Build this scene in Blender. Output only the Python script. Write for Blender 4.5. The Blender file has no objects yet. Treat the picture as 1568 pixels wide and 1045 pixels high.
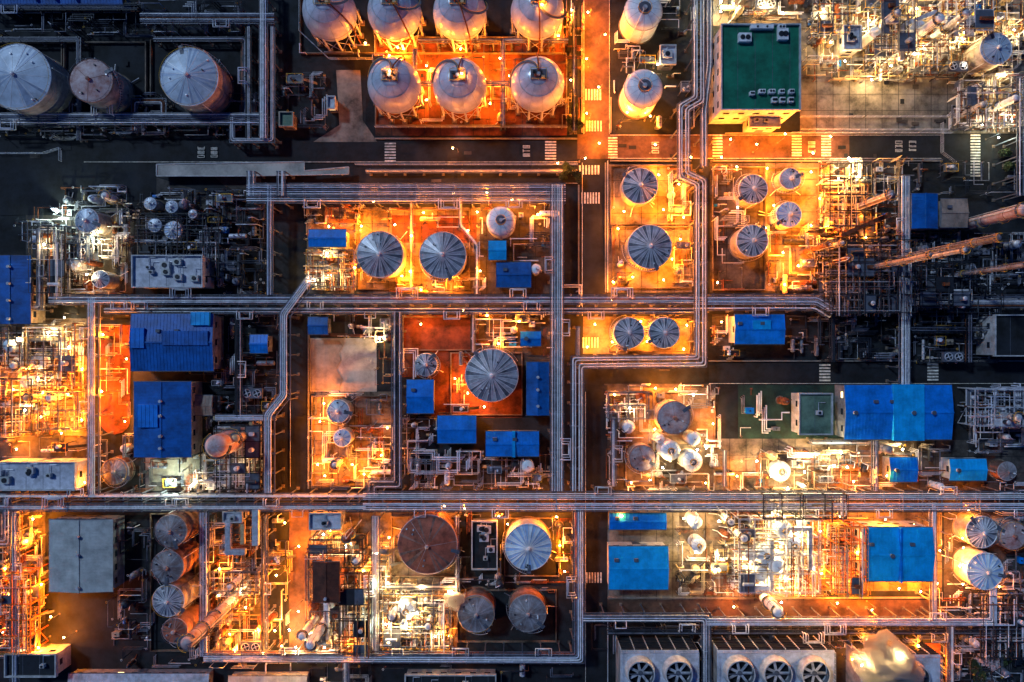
import bpy, math, random
from mathutils import Vector, Matrix, noise
random.seed(7)
R=random.Random(11)
H=210.0; S=0.2
def W(px,py,z=0.0):
    k=S*(H-z)/H
    return ((px-784)*k,(522.5-py)*k)
# ---------------------------------------------------------------- materials
MATS={}
def mat(name,col,rough=0.6,metal=0.0,var=0.25,scale=0.6,col2=None,emit=None,bump=0.0,spec=0.4):
    m=bpy.data.materials.new(name); m.use_nodes=True
    nt=m.node_tree; b=nt.nodes['Principled BSDF']
    b.inputs['Roughness'].default_value=rough; b.inputs['Metallic'].default_value=metal
    b.inputs['Specular IOR Level'].default_value=spec
    if emit:
        b.inputs['Base Color'].default_value=(*col,1)
        b.inputs['Emission Color'].default_value=(*col,1); b.inputs['Emission Strength'].default_value=emit
        m.cycles.emission_sampling='NONE'
    else:
        g=nt.nodes.new('ShaderNodeNewGeometry')
        n1=nt.nodes.new('ShaderNodeTexNoise'); n1.inputs['Scale'].default_value=scale; n1.inputs['Detail'].default_value=5; n1.inputs['Roughness'].default_value=0.72
        nt.links.new(g.outputs['Position'],n1.inputs['Vector'])
        r=nt.nodes.new('ShaderNodeValToRGB'); e=r.color_ramp.elements
        e[0].position=0.34; e[1].position=0.64
        c2=col2 if col2 else tuple(c*max(.1,1-var*1.6) for c in col)
        e[0].color=(*c2,1); e[1].color=(*[min(1,c*(1+var*0.5)) for c in col],1)
        nt.links.new(n1.outputs['Fac'],r.inputs['Fac'])
        nt.links.new(r.outputs['Color'],b.inputs['Base Color'])
        if bump>0:
            bp=nt.nodes.new('ShaderNodeBump'); bp.inputs['Strength'].default_value=bump; bp.inputs['Distance'].default_value=0.1
            nt.links.new(n1.outputs['Fac'],bp.inputs['Height']); nt.links.new(bp.outputs['Normal'],b.inputs['Normal'])
    MATS[name]=m; return name
mat('ground_mat',(0.014,0.018,0.025),0.9,var=0.55,scale=0.12)
mat('asphalt',(0.010,0.0135,0.021),0.85,var=0.5,scale=0.15)
mat('asphalt_lamplit',(0.10,0.055,0.04),0.85,var=0.45,scale=0.15)  # asphalt with orange lamplight put into its colour, for the lit road stretches
mat('concrete',(0.19,0.15,0.12),0.85,var=0.55,scale=0.13)
mat('concrete_light',(0.23,0.205,0.18),0.85,var=0.5,scale=0.12)
mat('concrete_sand',(0.34,0.29,0.24),0.85,var=0.35,scale=0.12)
mat('concrete_pale',(0.50,0.46,0.42),0.85,var=0.3,scale=0.12)
mat('concrete_mid',(0.070,0.062,0.06),0.85,var=0.55,scale=0.15)
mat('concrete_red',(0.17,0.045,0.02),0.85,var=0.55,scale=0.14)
mat('concrete_dark',(0.014,0.0175,0.024),0.85,var=0.5,scale=0.2)
mat('green_paint_pad',(0.012,0.045,0.036),0.7,var=0.4,scale=0.2)
mat('road_paint',(0.75,0.72,0.66),0.7,var=0.4,scale=1.0)
mat('kerb',(0.22,0.21,0.2),0.8)
mat('pipe_lav',(0.72,0.74,0.90),0.5,0.0,var=0.25,scale=0.35)
mat('pipe_white',(0.86,0.86,0.90),0.5,0.0,var=0.22,scale=0.4)
mat('pipe_silver',(0.58,0.60,0.68),0.4,0.25,var=0.35,scale=0.4)
mat('pipe_grey',(0.18,0.20,0.27),0.5,0.1,var=0.4,scale=0.4)
mat('pipe_dark',(0.03,0.037,0.055),0.5,0.2,var=0.4,scale=0.4)
mat('pipe_rust',(0.20,0.06,0.025),0.8,0.0,var=0.5,scale=0.8)
mat('pipe_cream',(0.58,0.45,0.26),0.5,0.0,var=0.35,scale=0.5)
mat('steel_dark',(0.018,0.022,0.032),0.6,0.2)
mat('steel_grey',(0.11,0.125,0.17),0.55,0.1)
mat('steel_white',(0.5,0.52,0.6),0.5,0.0)
mat('steel_orange',(0.6,0.16,0.03),0.6,0.0)
mat('yellow_rail',(0.75,0.42,0.03),0.5)
mat('roof_blue',(0.003,0.21,0.78),0.42,0.0,var=0.25,scale=0.25)
mat('roof_navy',(0.003,0.115,0.46),0.45,0.0,var=0.3,scale=0.25)
mat('roof_sky',(0.006,0.40,0.95),0.42,0.0,var=0.22,scale=0.25)
mat('roof_green',(0.006,0.17,0.10),0.6,0.0,var=0.35,scale=0.15)
mat('roof_greygreen',(0.14,0.23,0.17),0.7,var=0.35,scale=0.2)
mat('roof_grey',(0.48,0.50,0.50),0.5,var=0.25,scale=0.2)
mat('roof_white',(0.60,0.62,0.72),0.5,var=0.3,scale=0.25)
mat('roof_brown',(0.12,0.035,0.02),0.7,var=0.4,scale=0.3)
mat('roof_tan',(0.34,0.25,0.21),0.7,var=0.3,scale=0.3)
mat('wall_white',(0.55,0.55,0.57),0.7,var=0.25,scale=0.5)
mat('wall_grey',(0.20,0.22,0.27),0.7,var=0.3,scale=0.5)
mat('wall_cream',(0.40,0.34,0.27),0.7,var=0.3,scale=0.5)
mat('glass_dark',(0.02,0.03,0.05),0.15,0.0,var=0.1)
mat('window_lit',(1.0,0.75,0.35),emit=3.0)
mat('tank_silver',(0.50,0.59,0.72),0.36,0.1,var=0.25,scale=0.18)
mat('tank_silver_b',(0.30,0.38,0.54),0.42,0.1,var=0.25,scale=0.2)
mat('tank_bright',(0.74,0.84,0.98),0.4,0.0,var=0.16,scale=0.3)
mat('tank_bright_b',(0.36,0.52,0.82),0.4,0.0,var=0.2,scale=0.3)
mat('tank_slate',(0.20,0.21,0.27),0.38,0.2,var=0.4,scale=0.3)
mat('tank_slate_b',(0.50,0.50,0.57),0.38,0.15,var=0.3,scale=0.3)
mat('tank_rib',(0.80,0.80,0.86),0.4,0.1,var=0.2)
mat('tank_brown',(0.42,0.11,0.065),0.7,0.0,var=0.5,scale=0.18)
mat('tank_brown_b',(0.30,0.15,0.12),0.7,0.0,var=0.5,scale=0.2)
mat('tank_pink',(0.50,0.41,0.43),0.6,0.0,var=0.25,scale=0.35,col2=(0.32,0.14,0.12))
mat('tank_grey',(0.26,0.245,0.27),0.5,0.1,var=0.35,scale=0.25,col2=(0.14,0.09,0.08))
mat('tank_grey_b',(0.36,0.34,0.37),0.5,0.1,var=0.35,scale=0.25)
mat('shell_cream',(0.38,0.36,0.36),0.55,0.0,var=0.35,scale=0.3)
mat('sphere_paint',(0.56,0.61,0.74),0.28,0.08,var=0.2,scale=0.2)
mat('bulb_orange',(1.0,0.62,0.22),emit=60)
mat('bulb_white',(1.0,0.9,0.7),emit=60)
mat('bulb_green',(0.9,1.0,0.75),emit=60)
mat('foliage',(0.05,0.085,0.03),0.8,var=0.6,scale=1.5)
mat('foliage_dark',(0.03,0.05,0.025),0.8,var=0.6,scale=1.5)
mat('blossom',(0.45,0.42,0.5),0.8,var=0.4,scale=1.5)
mat('bark',(0.08,0.06,0.045),0.9)
# ---------------------------------------------------------------- mesh builder
COL=bpy.context.scene.collection
class MB:
    def __init__(s): s.v=[];s.f=[];s.m=[];s.sm=[];s.mats=[]
    def mi(s,m):
        if m not in s.mats: s.mats.append(m)
        return s.mats.index(m)
    def face(s,idx,m,sm=False): s.f.append(idx);s.m.append(s.mi(m));s.sm.append(sm)
    def poly(s,pts,m):
        b=len(s.v); s.v.extend([tuple(p) for p in pts]); s.face(tuple(range(b,b+len(pts))),m)
    def box(s,x0,y0,z0,x1,y1,z1,m,top=None):
        if x0>x1:x0,x1=x1,x0
        if y0>y1:y0,y1=y1,y0
        b=len(s.v)
        s.v.extend([(x0,y0,z0),(x1,y0,z0),(x1,y1,z0),(x0,y1,z0),(x0,y0,z1),(x1,y0,z1),(x1,y1,z1),(x0,y1,z1)])
        for q in ((0,3,2,1),(0,1,5,4),(1,2,6,5),(2,3,7,6),(3,0,4,7)): s.face(tuple(b+i for i in q),m)
        s.face((b+4,b+5,b+6,b+7),top or m)
    def cbox(s,x,y,z0,w,d,h,m,top=None): s.box(x-w/2,y-d/2,z0,x+w/2,y+d/2,z0+h,m,top)
    def beam(s,p0,p1,w,m,h=None):
        p0=Vector(p0);p1=Vector(p1);t=p1-p0
        if t.length<1e-5:return
        t.normalize(); up=Vector((0,0,1)) if abs(t.z)<0.9 else Vector((1,0,0))
        a=t.cross(up).normalized(); c=a.cross(t).normalized(); h=h or w
        b=len(s.v)
        for p in (p0,p1):
            for (i,j) in ((-1,-1),(1,-1),(1,1),(-1,1)):
                q=p+a*(i*w/2)+c*(j*h/2); s.v.append(tuple(q))
        for q in ((0,1,5,4),(1,2,6,5),(2,3,7,6),(3,0,4,7),(3,2,1,0),(4,5,6,7)): s.face(tuple(b+i for i in q),m)
    def tube(s,pts,r,m,n=8,cap=True,r1=None):
        P=[Vector(p) for p in pts]; Q=[P[0]]
        for p in P[1:]:
            if (p-Q[-1]).length>1e-4: Q.append(p)
        if len(Q)<2:return
        P=Q; b=len(s.v); N=len(P)
        T=[]
        for i in range(N):
            if i==0:t=P[1]-P[0]
            elif i==N-1:t=P[-1]-P[-2]
            else:
                t=(P[i]-P[i-1]).normalized()+(P[i+1]-P[i]).normalized()
                if t.length<1e-4:t=P[i+1]-P[i]
            T.append(t.normalized())
        t=T[0]; up=Vector((0,0,1)) if abs(t.z)<0.9 else Vector((1,0,0))
        a=t.cross(up).normalized(); smooth=n>=6
        for i in range(N):
            if i>0:
                q=T[i-1].rotation_difference(T[i]); a=q@a
            a=(a-T[i]*a.dot(T[i])).normalized(); c=T[i].cross(a)
            rr=r if r1 is None else r+(r1-r)*i/(N-1)
            for j in range(n):
                an=2*math.pi*j/n
                s.v.append(tuple(P[i]+(a*math.cos(an)+c*math.sin(an))*rr))
        for i in range(N-1):
            for j in range(n):
                j2=(j+1)%n
                s.face((b+i*n+j,b+i*n+j2,b+(i+1)*n+j2,b+(i+1)*n+j),m,smooth)
        if cap:
            for i,rev in ((0,True),(N-1,False)):
                bb=len(s.v); s.v.extend(s.v[b+i*n:b+i*n+n])
                ids=list(range(bb,bb+n))
                if rev: ids.reverse()
                s.face(tuple(ids),m)
    def cyl(s,x,y,z0,z1,r,m,n=16,r1=None,cap=True): s.tube([(x,y,z0),(x,y,z1)],r,m,n,cap,r1)
    def ring(s,x,y,z,r,tr,m,n=20,k=4):
        b=len(s.v)
        for i in range(n):
            a=2*math.pi*i/n
            for j in range(k):
                c=2*math.pi*j/k; rr=r+tr*math.cos(c)
                s.v.append((x+rr*math.cos(a),y+rr*math.sin(a),z+tr*math.sin(c)))
        for i in range(n):
            for j in range(k):
                i2=(i+1)%n;j2=(j+1)%k
                s.face((b+i*k+j,b+i2*k+j,b+i2*k+j2,b+i*k+j2),m)
    def ball(s,x,y,z,r,m,n=16,k=8,zs=1.0,lo=-1.0):
        b=len(s.v); rows=[]
        for i in range(k+1):
            ph=-math.pi/2+math.pi*i/k
            if lo>-1: ph=math.pi/2*i/k
            row=[]
            for j in range(n):
                a=2*math.pi*j/n
                row.append(len(s.v)); s.v.append((x+r*math.cos(ph)*math.cos(a),y+r*math.cos(ph)*math.sin(a),z+r*zs*math.sin(ph)))
            rows.append(row)
        for i in range(k):
            for j in range(n):
                j2=(j+1)%n
                s.face((rows[i][j],rows[i][j2],rows[i+1][j2],rows[i+1][j]),m,True)
    def dome(s,x,y,z,r,m,zs=0.4,n=20,k=5): s.ball(x,y,z,r,m,n,k,zs,lo=0)
    def rail(s,x0,y0,x1,y1,z,m,h=1.1):
        for a,b in (((x0,y0),(x1,y0)),((x1,y0),(x1,y1)),((x1,y1),(x0,y1)),((x0,y1),(x0,y0))):
            s.beam((a[0],a[1],z+h),(b[0],b[1],z+h),0.1,m)
            L=math.hypot(b[0]-a[0],b[1]-a[1]); k=max(1,int(L/1.6))
            for i in range(k):
                t=i/k; X=a[0]+(b[0]-a[0])*t;Y=a[1]+(b[1]-a[1])*t
                s.beam((X,Y,z),(X,Y,z+h),0.08,m)
    def finish(s,name,o=(0,0,0),parent=None):
        me=bpy.data.meshes.new(name)
        me.from_pydata([(a-o[0],b-o[1],c-o[2]) for a,b,c in s.v],[],s.f)
        for m in s.mats: me.materials.append(MATS[m])
        me.polygons.foreach_set('material_index',s.m); me.polygons.foreach_set('use_smooth',s.sm); me.update()
        ob=bpy.data.objects.new(name,me); ob.location=o; COL.objects.link(ob)
        if parent: ob.parent=parent
        return ob
OCC=[]
def occ(x0,y0,x1,y1): OCC.append((min(x0,x1),min(y0,y1),max(x0,x1),max(y0,y1)))
def free(x,y,r=0.5):
    for a in OCC:
        if a[0]-r<x<a[2]+r and a[1]-r<y<a[3]+r: return False
    return True
# ---------------------------------------------------------------- ground, pads, roads
g=MB(); g.poly([(-1500,-1500,0),(1500,-1500,0),(1500,1500,0),(-1500,1500,0)],'ground_mat'); g.finish('ground')
ZL=[0.004]
def sheet(name,pts,m):
    z=ZL[0]; ZL[0]+=0.004
    b=MB(); b.poly([(*W(x,y),z) for x,y in reversed(pts)],m); return b.finish(name)
def rect(name,x0,y0,x1,y1,m): return sheet(name,[(x0,y0),(x1,y0),(x1,y1),(x0,y1)],m)
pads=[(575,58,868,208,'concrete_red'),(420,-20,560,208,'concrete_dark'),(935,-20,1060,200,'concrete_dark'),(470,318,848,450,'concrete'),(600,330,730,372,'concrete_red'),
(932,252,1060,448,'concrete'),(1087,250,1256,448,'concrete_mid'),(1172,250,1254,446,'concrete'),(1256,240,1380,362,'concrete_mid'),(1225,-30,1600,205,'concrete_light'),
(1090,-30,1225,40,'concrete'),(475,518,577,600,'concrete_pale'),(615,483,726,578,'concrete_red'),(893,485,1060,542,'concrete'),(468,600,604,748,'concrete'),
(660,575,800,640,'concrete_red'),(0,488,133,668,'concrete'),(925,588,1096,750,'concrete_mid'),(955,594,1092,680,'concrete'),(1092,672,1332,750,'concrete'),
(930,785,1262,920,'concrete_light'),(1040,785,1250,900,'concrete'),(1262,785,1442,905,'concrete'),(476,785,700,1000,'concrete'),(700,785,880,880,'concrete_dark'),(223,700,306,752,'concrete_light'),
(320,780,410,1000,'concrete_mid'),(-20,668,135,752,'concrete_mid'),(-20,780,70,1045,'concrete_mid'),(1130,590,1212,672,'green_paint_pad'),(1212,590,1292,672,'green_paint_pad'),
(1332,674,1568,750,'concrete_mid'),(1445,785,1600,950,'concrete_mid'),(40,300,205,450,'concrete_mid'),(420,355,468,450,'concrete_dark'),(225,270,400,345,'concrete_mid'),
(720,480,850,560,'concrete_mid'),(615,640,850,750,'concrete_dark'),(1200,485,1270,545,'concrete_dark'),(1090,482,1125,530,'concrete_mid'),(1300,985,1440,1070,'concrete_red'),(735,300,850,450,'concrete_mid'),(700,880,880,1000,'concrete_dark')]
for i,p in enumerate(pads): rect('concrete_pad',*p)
roads=[('road',-60,216,884,250,'asphalt'),('road',-60,250,240,330,'asphalt'),('road',884,206,1640,244,'asphalt_lamplit'),('road',1300,206,1640,244,'asphalt'),('road',540,250,884,280,'asphalt'),
('road',893,-60,934,206,'asphalt_lamplit'),('road',888,244,926,484,'asphalt'),('road',893,590,930,1100,'asphalt'),('road',1085,556,1640,588,'asphalt'),
('road',443,484,472,750,'asphalt'),('road',443,780,476,1010,'asphalt_lamplit'),('road',930,918,1440,946,'asphalt_lamplit'),('road',-60,1004,893,1070,'asphalt'),
('road',1440,205,1520,280,'asphalt'),('road',80,780,240,1004,'asphalt'),('road',200,468,470,484,'asphalt')]
for r in roads: rect(*r)
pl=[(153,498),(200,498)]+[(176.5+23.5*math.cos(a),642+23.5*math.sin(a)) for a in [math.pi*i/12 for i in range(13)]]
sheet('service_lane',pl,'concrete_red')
sheet('footpath',[(515,108),(552,108),(556,185),(578,218),(480,218),(520,192)],'concrete_light')
sheet('footpath',[(240,272),(330,300),(400,345),(400,318),(360,300),(330,272)],'asphalt')
sheet('concrete_stain',[(477,520),(520,522),(526,530),(519,541),(523,552),(515,566),(525,580),(520,598),(477,598)],'concrete_sand')
b=MB(); zj=ZL[0]; ZL[0]+=.008
for (x0,y0,x1,y1,_) in [pads[i] for i in (0,3,5,6,9,10,14,19,20,22,23,26,28,31)]:
    for k in range(1,int((x1-x0)/25)):
        a=W(x0+k*25,y0);c=W(x0+k*25,y1); b.poly([(a[0]-.07,c[1],zj),(a[0]+.07,c[1],zj),(a[0]+.07,a[1],zj),(a[0]-.07,a[1],zj)],'concrete_dark')
    for k in range(1,int((y1-y0)/25)):
        a=W(x0,y0+k*25);c=W(x1,y0+k*25)
        b.poly([(a[0],a[1]-.06,zj+.004),(c[0],a[1]-.06,zj+.004),(c[0],a[1]+.06,zj+.004),(a[0],a[1]+.06,zj+.004)],'concrete_dark')
b.finish('concrete_joint')
for i in range(52):
    x=R.uniform(0,1568);y=R.choice([R.uniform(218,248),R.uniform(218,248),R.uniform(560,585),R.uniform(20,205)]) if i<30 else R.uniform(0,1000)
    if i>=24 and i<36: x=R.uniform(1230,1460);y=R.uniform(120,200)
    w_=R.uniform(4,16);h_=R.uniform(3,9); rect('road_repair_patch',x,y,x+w_,y+h_,R.choice(['concrete_mid','asphalt','concrete_dark']))
ZM=ZL[0]
def mark(b,x0,y0,x1,y1): 
    a=W(x0,y0);c=W(x1,y1); b.poly([(a[0],c[1],ZM),(c[0],c[1],ZM),(c[0],a[1],ZM),(a[0],a[1],ZM)],'road_paint')
def zebra(cx,cy,w,h,vert):
    b=MB()
    if vert:
        n=max(3,int(h/4.2)); st=h/n
        for i in range(n): mark(b,cx-w/2,cy-h/2+i*st,cx+w/2,cy-h/2+i*st+st*0.55)
    else:
        n=max(3,int(w/4.2)); st=w/n
        for i in range(n): mark(b,cx-w/2+i*st,cy-h/2,cx-w/2+i*st+st*0.55,cy+h/2)
    b.finish('zebra_crossing')
for z in [(598,235,17,31,1),(843,232,17,30,1),(909,146,26,17,0),(910,194,26,16,0),(938,228,14,34,1),(903,261,33,14,0),(905,304,30,17,0),(1098,225,15,36,1),
          (1219,225,15,34,1),(1264,225,15,34,1),(1492,240,15,66,1),(1262,572,17,28,1),(1427,571,17,28,1),(910,884,26,16,0),(210,330,12,16,1),(905,525,26,16,0)]: zebra(*z)
def glyphs(cx,cy,w,h):
    b=MB(); rr=random.Random(int(cx*7+cy))
    for r in range(3):
        y=cy-h/2+r*h/3
        for k in range(3): 
            if rr.random()<0.85: mark(b,cx-w/2,y+k*h/11,cx+w/2,y+k*h/11+1.0)
        mark(b,cx-w/2,y,cx-w/2+1.0,y+h/4.2)
        if rr.random()<.6: mark(b,cx+w/2-1,y,cx+w/2,y+h/4.2)
    b.finish('painted_road_lettering')
for c in [(309,235,11,19),(329,235,11,17),(806,233,11,19),(1003,228,11,19),(1242,227,11,19),(1375,226,11,19),(1396,225,11,17)]: glyphs(*c)
b=MB()
for seg in [(130,248.5,884,249.3),(600,281,884,281.8),(934,207.5,1440,208.2),(934,243,1440,243.7),(891,250,891.8,484),(893.5,0,894.2,206),(932.5,0,933.2,206),(1085,587,1568,587.8),(896,600,896.7,1045),(445,490,445.7,745)]: mark(b,*seg)
b.finish('road_line_marking')
b=MB()
for x0,y0,x1,y1 in [(575,212,884,214),(934,246,1058,248),(1088,246,1440,248),(926,250,928,448),(885,284,887,448),(934,150,936,204),(1085,552,1568,554),(890,10,892,204),(1110,204,1440,205.5),(472,488,474,748),(930,914,1440,916)]:
    a=W(x0,y0);c=W(x1,y1); b.box(a[0],a[1],0,c[0],c[1],0.15+ZM,'kerb')
b.finish('kerb')
def bund(x0,y0,x1,y1,h=1.0,m='concrete'):
    b=MB(); a=W(x0,y0);c=W(x1,y1); t=0.3
    b.box(a[0],a[1],0,c[0],a[1]-t,h,m); b.box(a[0],c[1]+t,0,c[0],c[1],h,m)
    b.box(a[0],a[1]-t,0,a[0]+t,c[1]+t,h,m); b.box(c[0]-t,a[1]-t,0,c[0],c[1]+t,h,m)
    b.finish('bund_wall')
for q in [(575,58,868,194),(460,-30,868,84),(-10,66,98,175),(232,62,372,180),(100,66,226,175),(934,254,1056,345),(936,347,1056,442),(545,322,720,444),(1090,256,1172,445),(933,488,1056,538),
          (617,485,724,537),(600,790,702,882),(772,792,856,882),(700,902,852,982),(232,786,300,996),(478,606,600,744),(1000,600,1094,746),(957,600,1000,744),(1172,258,1252,350),(690,540,800,636)]: bund(*q)
# ---------------------------------------------------------------- storage tanks
def tank(px,py,r,h,style='slate',name='storage_tank',rn=None):
    rr=random.Random(int(px*13+py)); x,y=W(px,py,h); rad=r*S*(H-h)/H
    b=MB()
    sch={'silver':('tank_silver','tank_silver_b','tank_rib','shell_cream'),'bright':('tank_bright','tank_bright_b','pipe_white','wall_white'),
         'slate':('tank_slate','tank_slate_b','tank_rib','shell_cream'),'brown':('tank_brown','tank_brown_b','tank_pink','tank_brown_b'),
         'pink':('tank_pink','tank_pink','tank_brown_b','shell_cream'),'grey':('tank_grey','tank_grey_b','tank_grey_b','tank_brown_b')}[style]
    ra,rb,rib,sh=sch
    n=48 if rad>3 else 24
    b.cyl(x,y,0,0.25,rad+0.4,'concrete',n)
    b.cyl(x,y,0.25,h,rad,sh,n,cap=False)
    k=int(h/2.4)
    for i in range(1,k): b.ring(x,y,0.25+i*h/k,rad+0.02,0.07,sh,n)
    b.ring(x,y,h,rad+0.06,0.14,rib,n)
    rise=rad*0.24
    nr=rn or (32 if rad>6 else 24 if rad>3.5 else 16)
    cone=len(b.v); b.v.append((x,y,h+rise))
    NN=nr*2
    st=len(b.v)
    for i in range(NN):
        a=2*math.pi*i/NN; b.v.append((x+rad*math.cos(a),y+rad*math.sin(a),h))
    off=rr.random()*6
    for i in range(NN):
        if style in('brown','pink','grey','silver'): mm=rb if rr.random()<0.25 else ra
        else: mm=rb if (i//2)%2==0 or rr.random()<.12 else ra
        b.face((cone,st+i,st+(i+1)%NN),mm)
    if style in('slate','bright') or rn:
        for i in range(nr):
            a=2*math.pi*i/nr
            b.beam((x+0.3*math.cos(a),y+0.3*math.sin(a),h+rise+0.05),(x+rad*math.cos(a),y+rad*math.sin(a),h+0.08),0.11,rib,0.3)
    else:
        q_=14 if style in('silver','grey') else 3
        for i in range(q_):
            a=2*math.pi*i/q_+off
            b.beam((x,y,h+rise+0.02),(x+rad*math.cos(a),y+rad*math.sin(a),h+0.02),0.1,rib,0.08)
    b.cyl(x,y,h+rise-0.1,h+rise+0.5,0.5 if rad>3 else 0.3,rib,12)
    b.dome(x,y,h+rise+0.5,0.6 if rad>3 else 0.35,rib,0.5,12,3)
    for i in range(5 if rad>3 else 2):
        a=rr.random()*6.28; q=rad*(0.5+0.4*rr.random()); zz=h+rise*(1-q/rad)
        b.cyl(x+q*math.cos(a),y+q*math.sin(a),zz-0.1,zz+0.5,0.24,rr.choice(['pipe_silver','pipe_dark','pipe_white']),8)
    a0=rr.random()*6.28
    if rad>3:
        for i in range(22):
            a=a0+i*0.075*8/rad; z=h*(i+1)/22.0
            c,s_=math.cos(a),math.sin(a)
            b.beam((x+(rad+0.05)*c,y+(rad+0.05)*s_,z),(x+(rad+0.95)*c,y+(rad+0.95)*s_,z),0.3,'steel_grey',0.06)
        ps=[(x+(rad+0.95)*math.cos(a0+i*0.075*8/rad),y+(rad+0.95)*math.sin(a0+i*0.075*8/rad),h*(i+1)/22.0+1) for i in range(22)]
        b.tube(ps,0.06,'steel_white',4)
        a=a0+22*0.6/rad
        b.beam((x+(rad-1.6)*math.cos(a),y+(rad-1.6)*math.sin(a),h+0.35),(x+(rad+1)*math.cos(a),y+(rad+1)*math.sin(a),h+0.3),1.0,'steel_grey',0.08)
        b.ring(x,y,h+1.0,rad-0.05,0.05,'yellow_rail' if rr.random()<.5 else 'steel_grey',n,3)
        for i in range(n//2):
            a=4*math.pi*i/n; b.beam((x+rad*math.cos(a),y+rad*math.sin(a),h),(x+rad*math.cos(a),y+rad*math.sin(a),h+1),0.06,'steel_grey')
    for i in range(3):
        a=rr.random()*6.28; c,s_=math.cos(a),math.sin(a); q=rad+0.5
        L=rr.uniform(1,3.5)
        b.tube([(x+q*c,y+q*s_,h-0.3),(x+q*c,y+q*s_,0.6),(x+(q+L)*c,y+(q+L)*s_,0.6)],0.13,rr.choice(['pipe_silver','pipe_white','pipe_grey']),6)
    occ(x-rad,y-rad,x+rad,y+rad)
    b.finish(name,(x,y,0))
T=[(28,118,50,10.5,'silver'),(140,124,33,11,'pink'),(290,118,44,10.5,'silver'),(980,285,27,6,'slate'),(995,378,33,7.5,'slate'),(1153,290,22,6,'slate'),(1152,369,24,7,'slate'),
(1210,274,16,6,'silver'),(1208,329,19,6,'bright'),(582,390,35,8,'slate'),(678,391,35,8,'slate'),(963,510,23,7,'slate'),(1017,510,23,7,'slate'),(652,559,17,6,'slate'),
(753,575,40,9,'slate'),(518,630,17,6,'silver'),(524,671,13,6,'bright'),(1032,640,25,8,'pink'),(984,702,20,6,'pink'),(655,834,45,8,'brown'),(809,838,35,8,'bright'),
(729,940,28,7,'grey'),(808,939,28,7,'grey'),(262,813,24,11.5,'grey'),(257,868,24,11.5,'grey'),(258,920,24,11.5,'slate'),(268,966,19,11.5,'brown'),(1503,815,24,6,'slate'),(1550,820,22,6.5,'pink'),
(1508,875,28,7,'bright'),(133,338,18,7,'silver'),(154,428,13,6,'slate'),(230,312,9,5,'silver'),(263,317,9,5,'silver'),(237,345,10,5,'silver'),(265,353,13,5,'bright'),(295,328,6,5,'silver'),
(177,722,20,3,'grey'),(1542,722,14,4,'grey'),(1525,75,24,9,'silver')]
for t in T:
    if t[4]=='slate' and t[2]>30: tank(*t,rn=32)
    else: tank(*t)
def domed(px,py,r,h,m='tank_bright',name='domed_tank',n=28):
    x,y=W(px,py,h); rad=r*S*(H-h)/H; b=MB(); rr=random.Random(int(px+py*3))
    b.cyl(x,y,0,0.3,rad+0.3,'concrete',n); b.cyl(x,y,0.3,h,rad,m,n,cap=False); b.dome(x,y,h,rad,m,0.42,n,6)
    zt=h+rad*0.42
    b.cyl(x,y,zt-0.2,zt+0.7,max(0.25,rad*0.12),'pipe_silver',10)
    b.ring(x,y,h+0.05,rad+0.05,0.12,'pipe_silver',n)
    if rad>2:
        b.ring(x,y,zt+0.9,rad*0.35,0.07,'yellow_rail',14); b.cyl(x,y,zt-0.1,zt,rad*0.35,'steel_grey',14)
        for i in range(6):
            a=i*1.047; b.beam((x+rad*.35*math.cos(a),y+rad*.35*math.sin(a),zt),(x+rad*.35*math.cos(a),y+rad*.35*math.sin(a),zt+0.9),0.08,'yellow_rail')
        for i in range(12):
            a=i*math.pi/6
            b.tube([(x+rad*math.cos(p)*math.cos(a)*1.01,y+rad*math.cos(p)*math.sin(a)*1.01,h+rad*.42*math.sin(p)*1.01) for p in (0,0.35,0.7,1.05,1.4)],0.05,'tank_silver_b',3)
    a=rr.random()*6.28
    b.tube([(x,y,zt+0.5),(x+rad*.6*math.cos(a),y+rad*.6*math.sin(a),zt+0.6),(x+(rad+.4)*math.cos(a),y+(rad+.4)*math.sin(a),h),(x+(rad+.4)*math.cos(a),y+(rad+.4)*math.sin(a),0.4)],0.14,'pipe_white',6)
    for i in range(int(h)): 
        q=rad+0.25; b.beam((x-.3,y-q,i+.5),(x+.3,y-q,i+.5),0.07,'steel_white')
    b.beam((x-.3,y-rad-.25,0),(x-.3,y-rad-.25,h+1),0.08,'steel_white'); b.beam((x+.3,y-rad-.25,0),(x+.3,y-rad-.25,h+1),0.08,'steel_white')
    occ(x-rad,y-rad,x+rad,y+rad); b.finish(name,(x,y,0))
for d in [(985,18,29,9),(985,136,29,10),(767,339,22,7),(1026,690,15,6),(1060,707,15,6),(1062,672,10,6),(1010,672,7,5),(808,714,9,4),(821,412,7,5),(963,654,9,5),(1408,42,10,8),(1340,50,8,8),
          (1200,812,12,7),(1172,850,14,6),(1215,835,11,7),(1165,880,10,6),(1150,850,9,6),(1190,868,10,7),(1065,800,10,6),(1070,835,11,5),(622,935,14,5),(115,405,9,5),(15,530,10,6),(60,555,13,5),(40,585,9,5),(1195,722,15,3)]: domed(*d)
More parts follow.
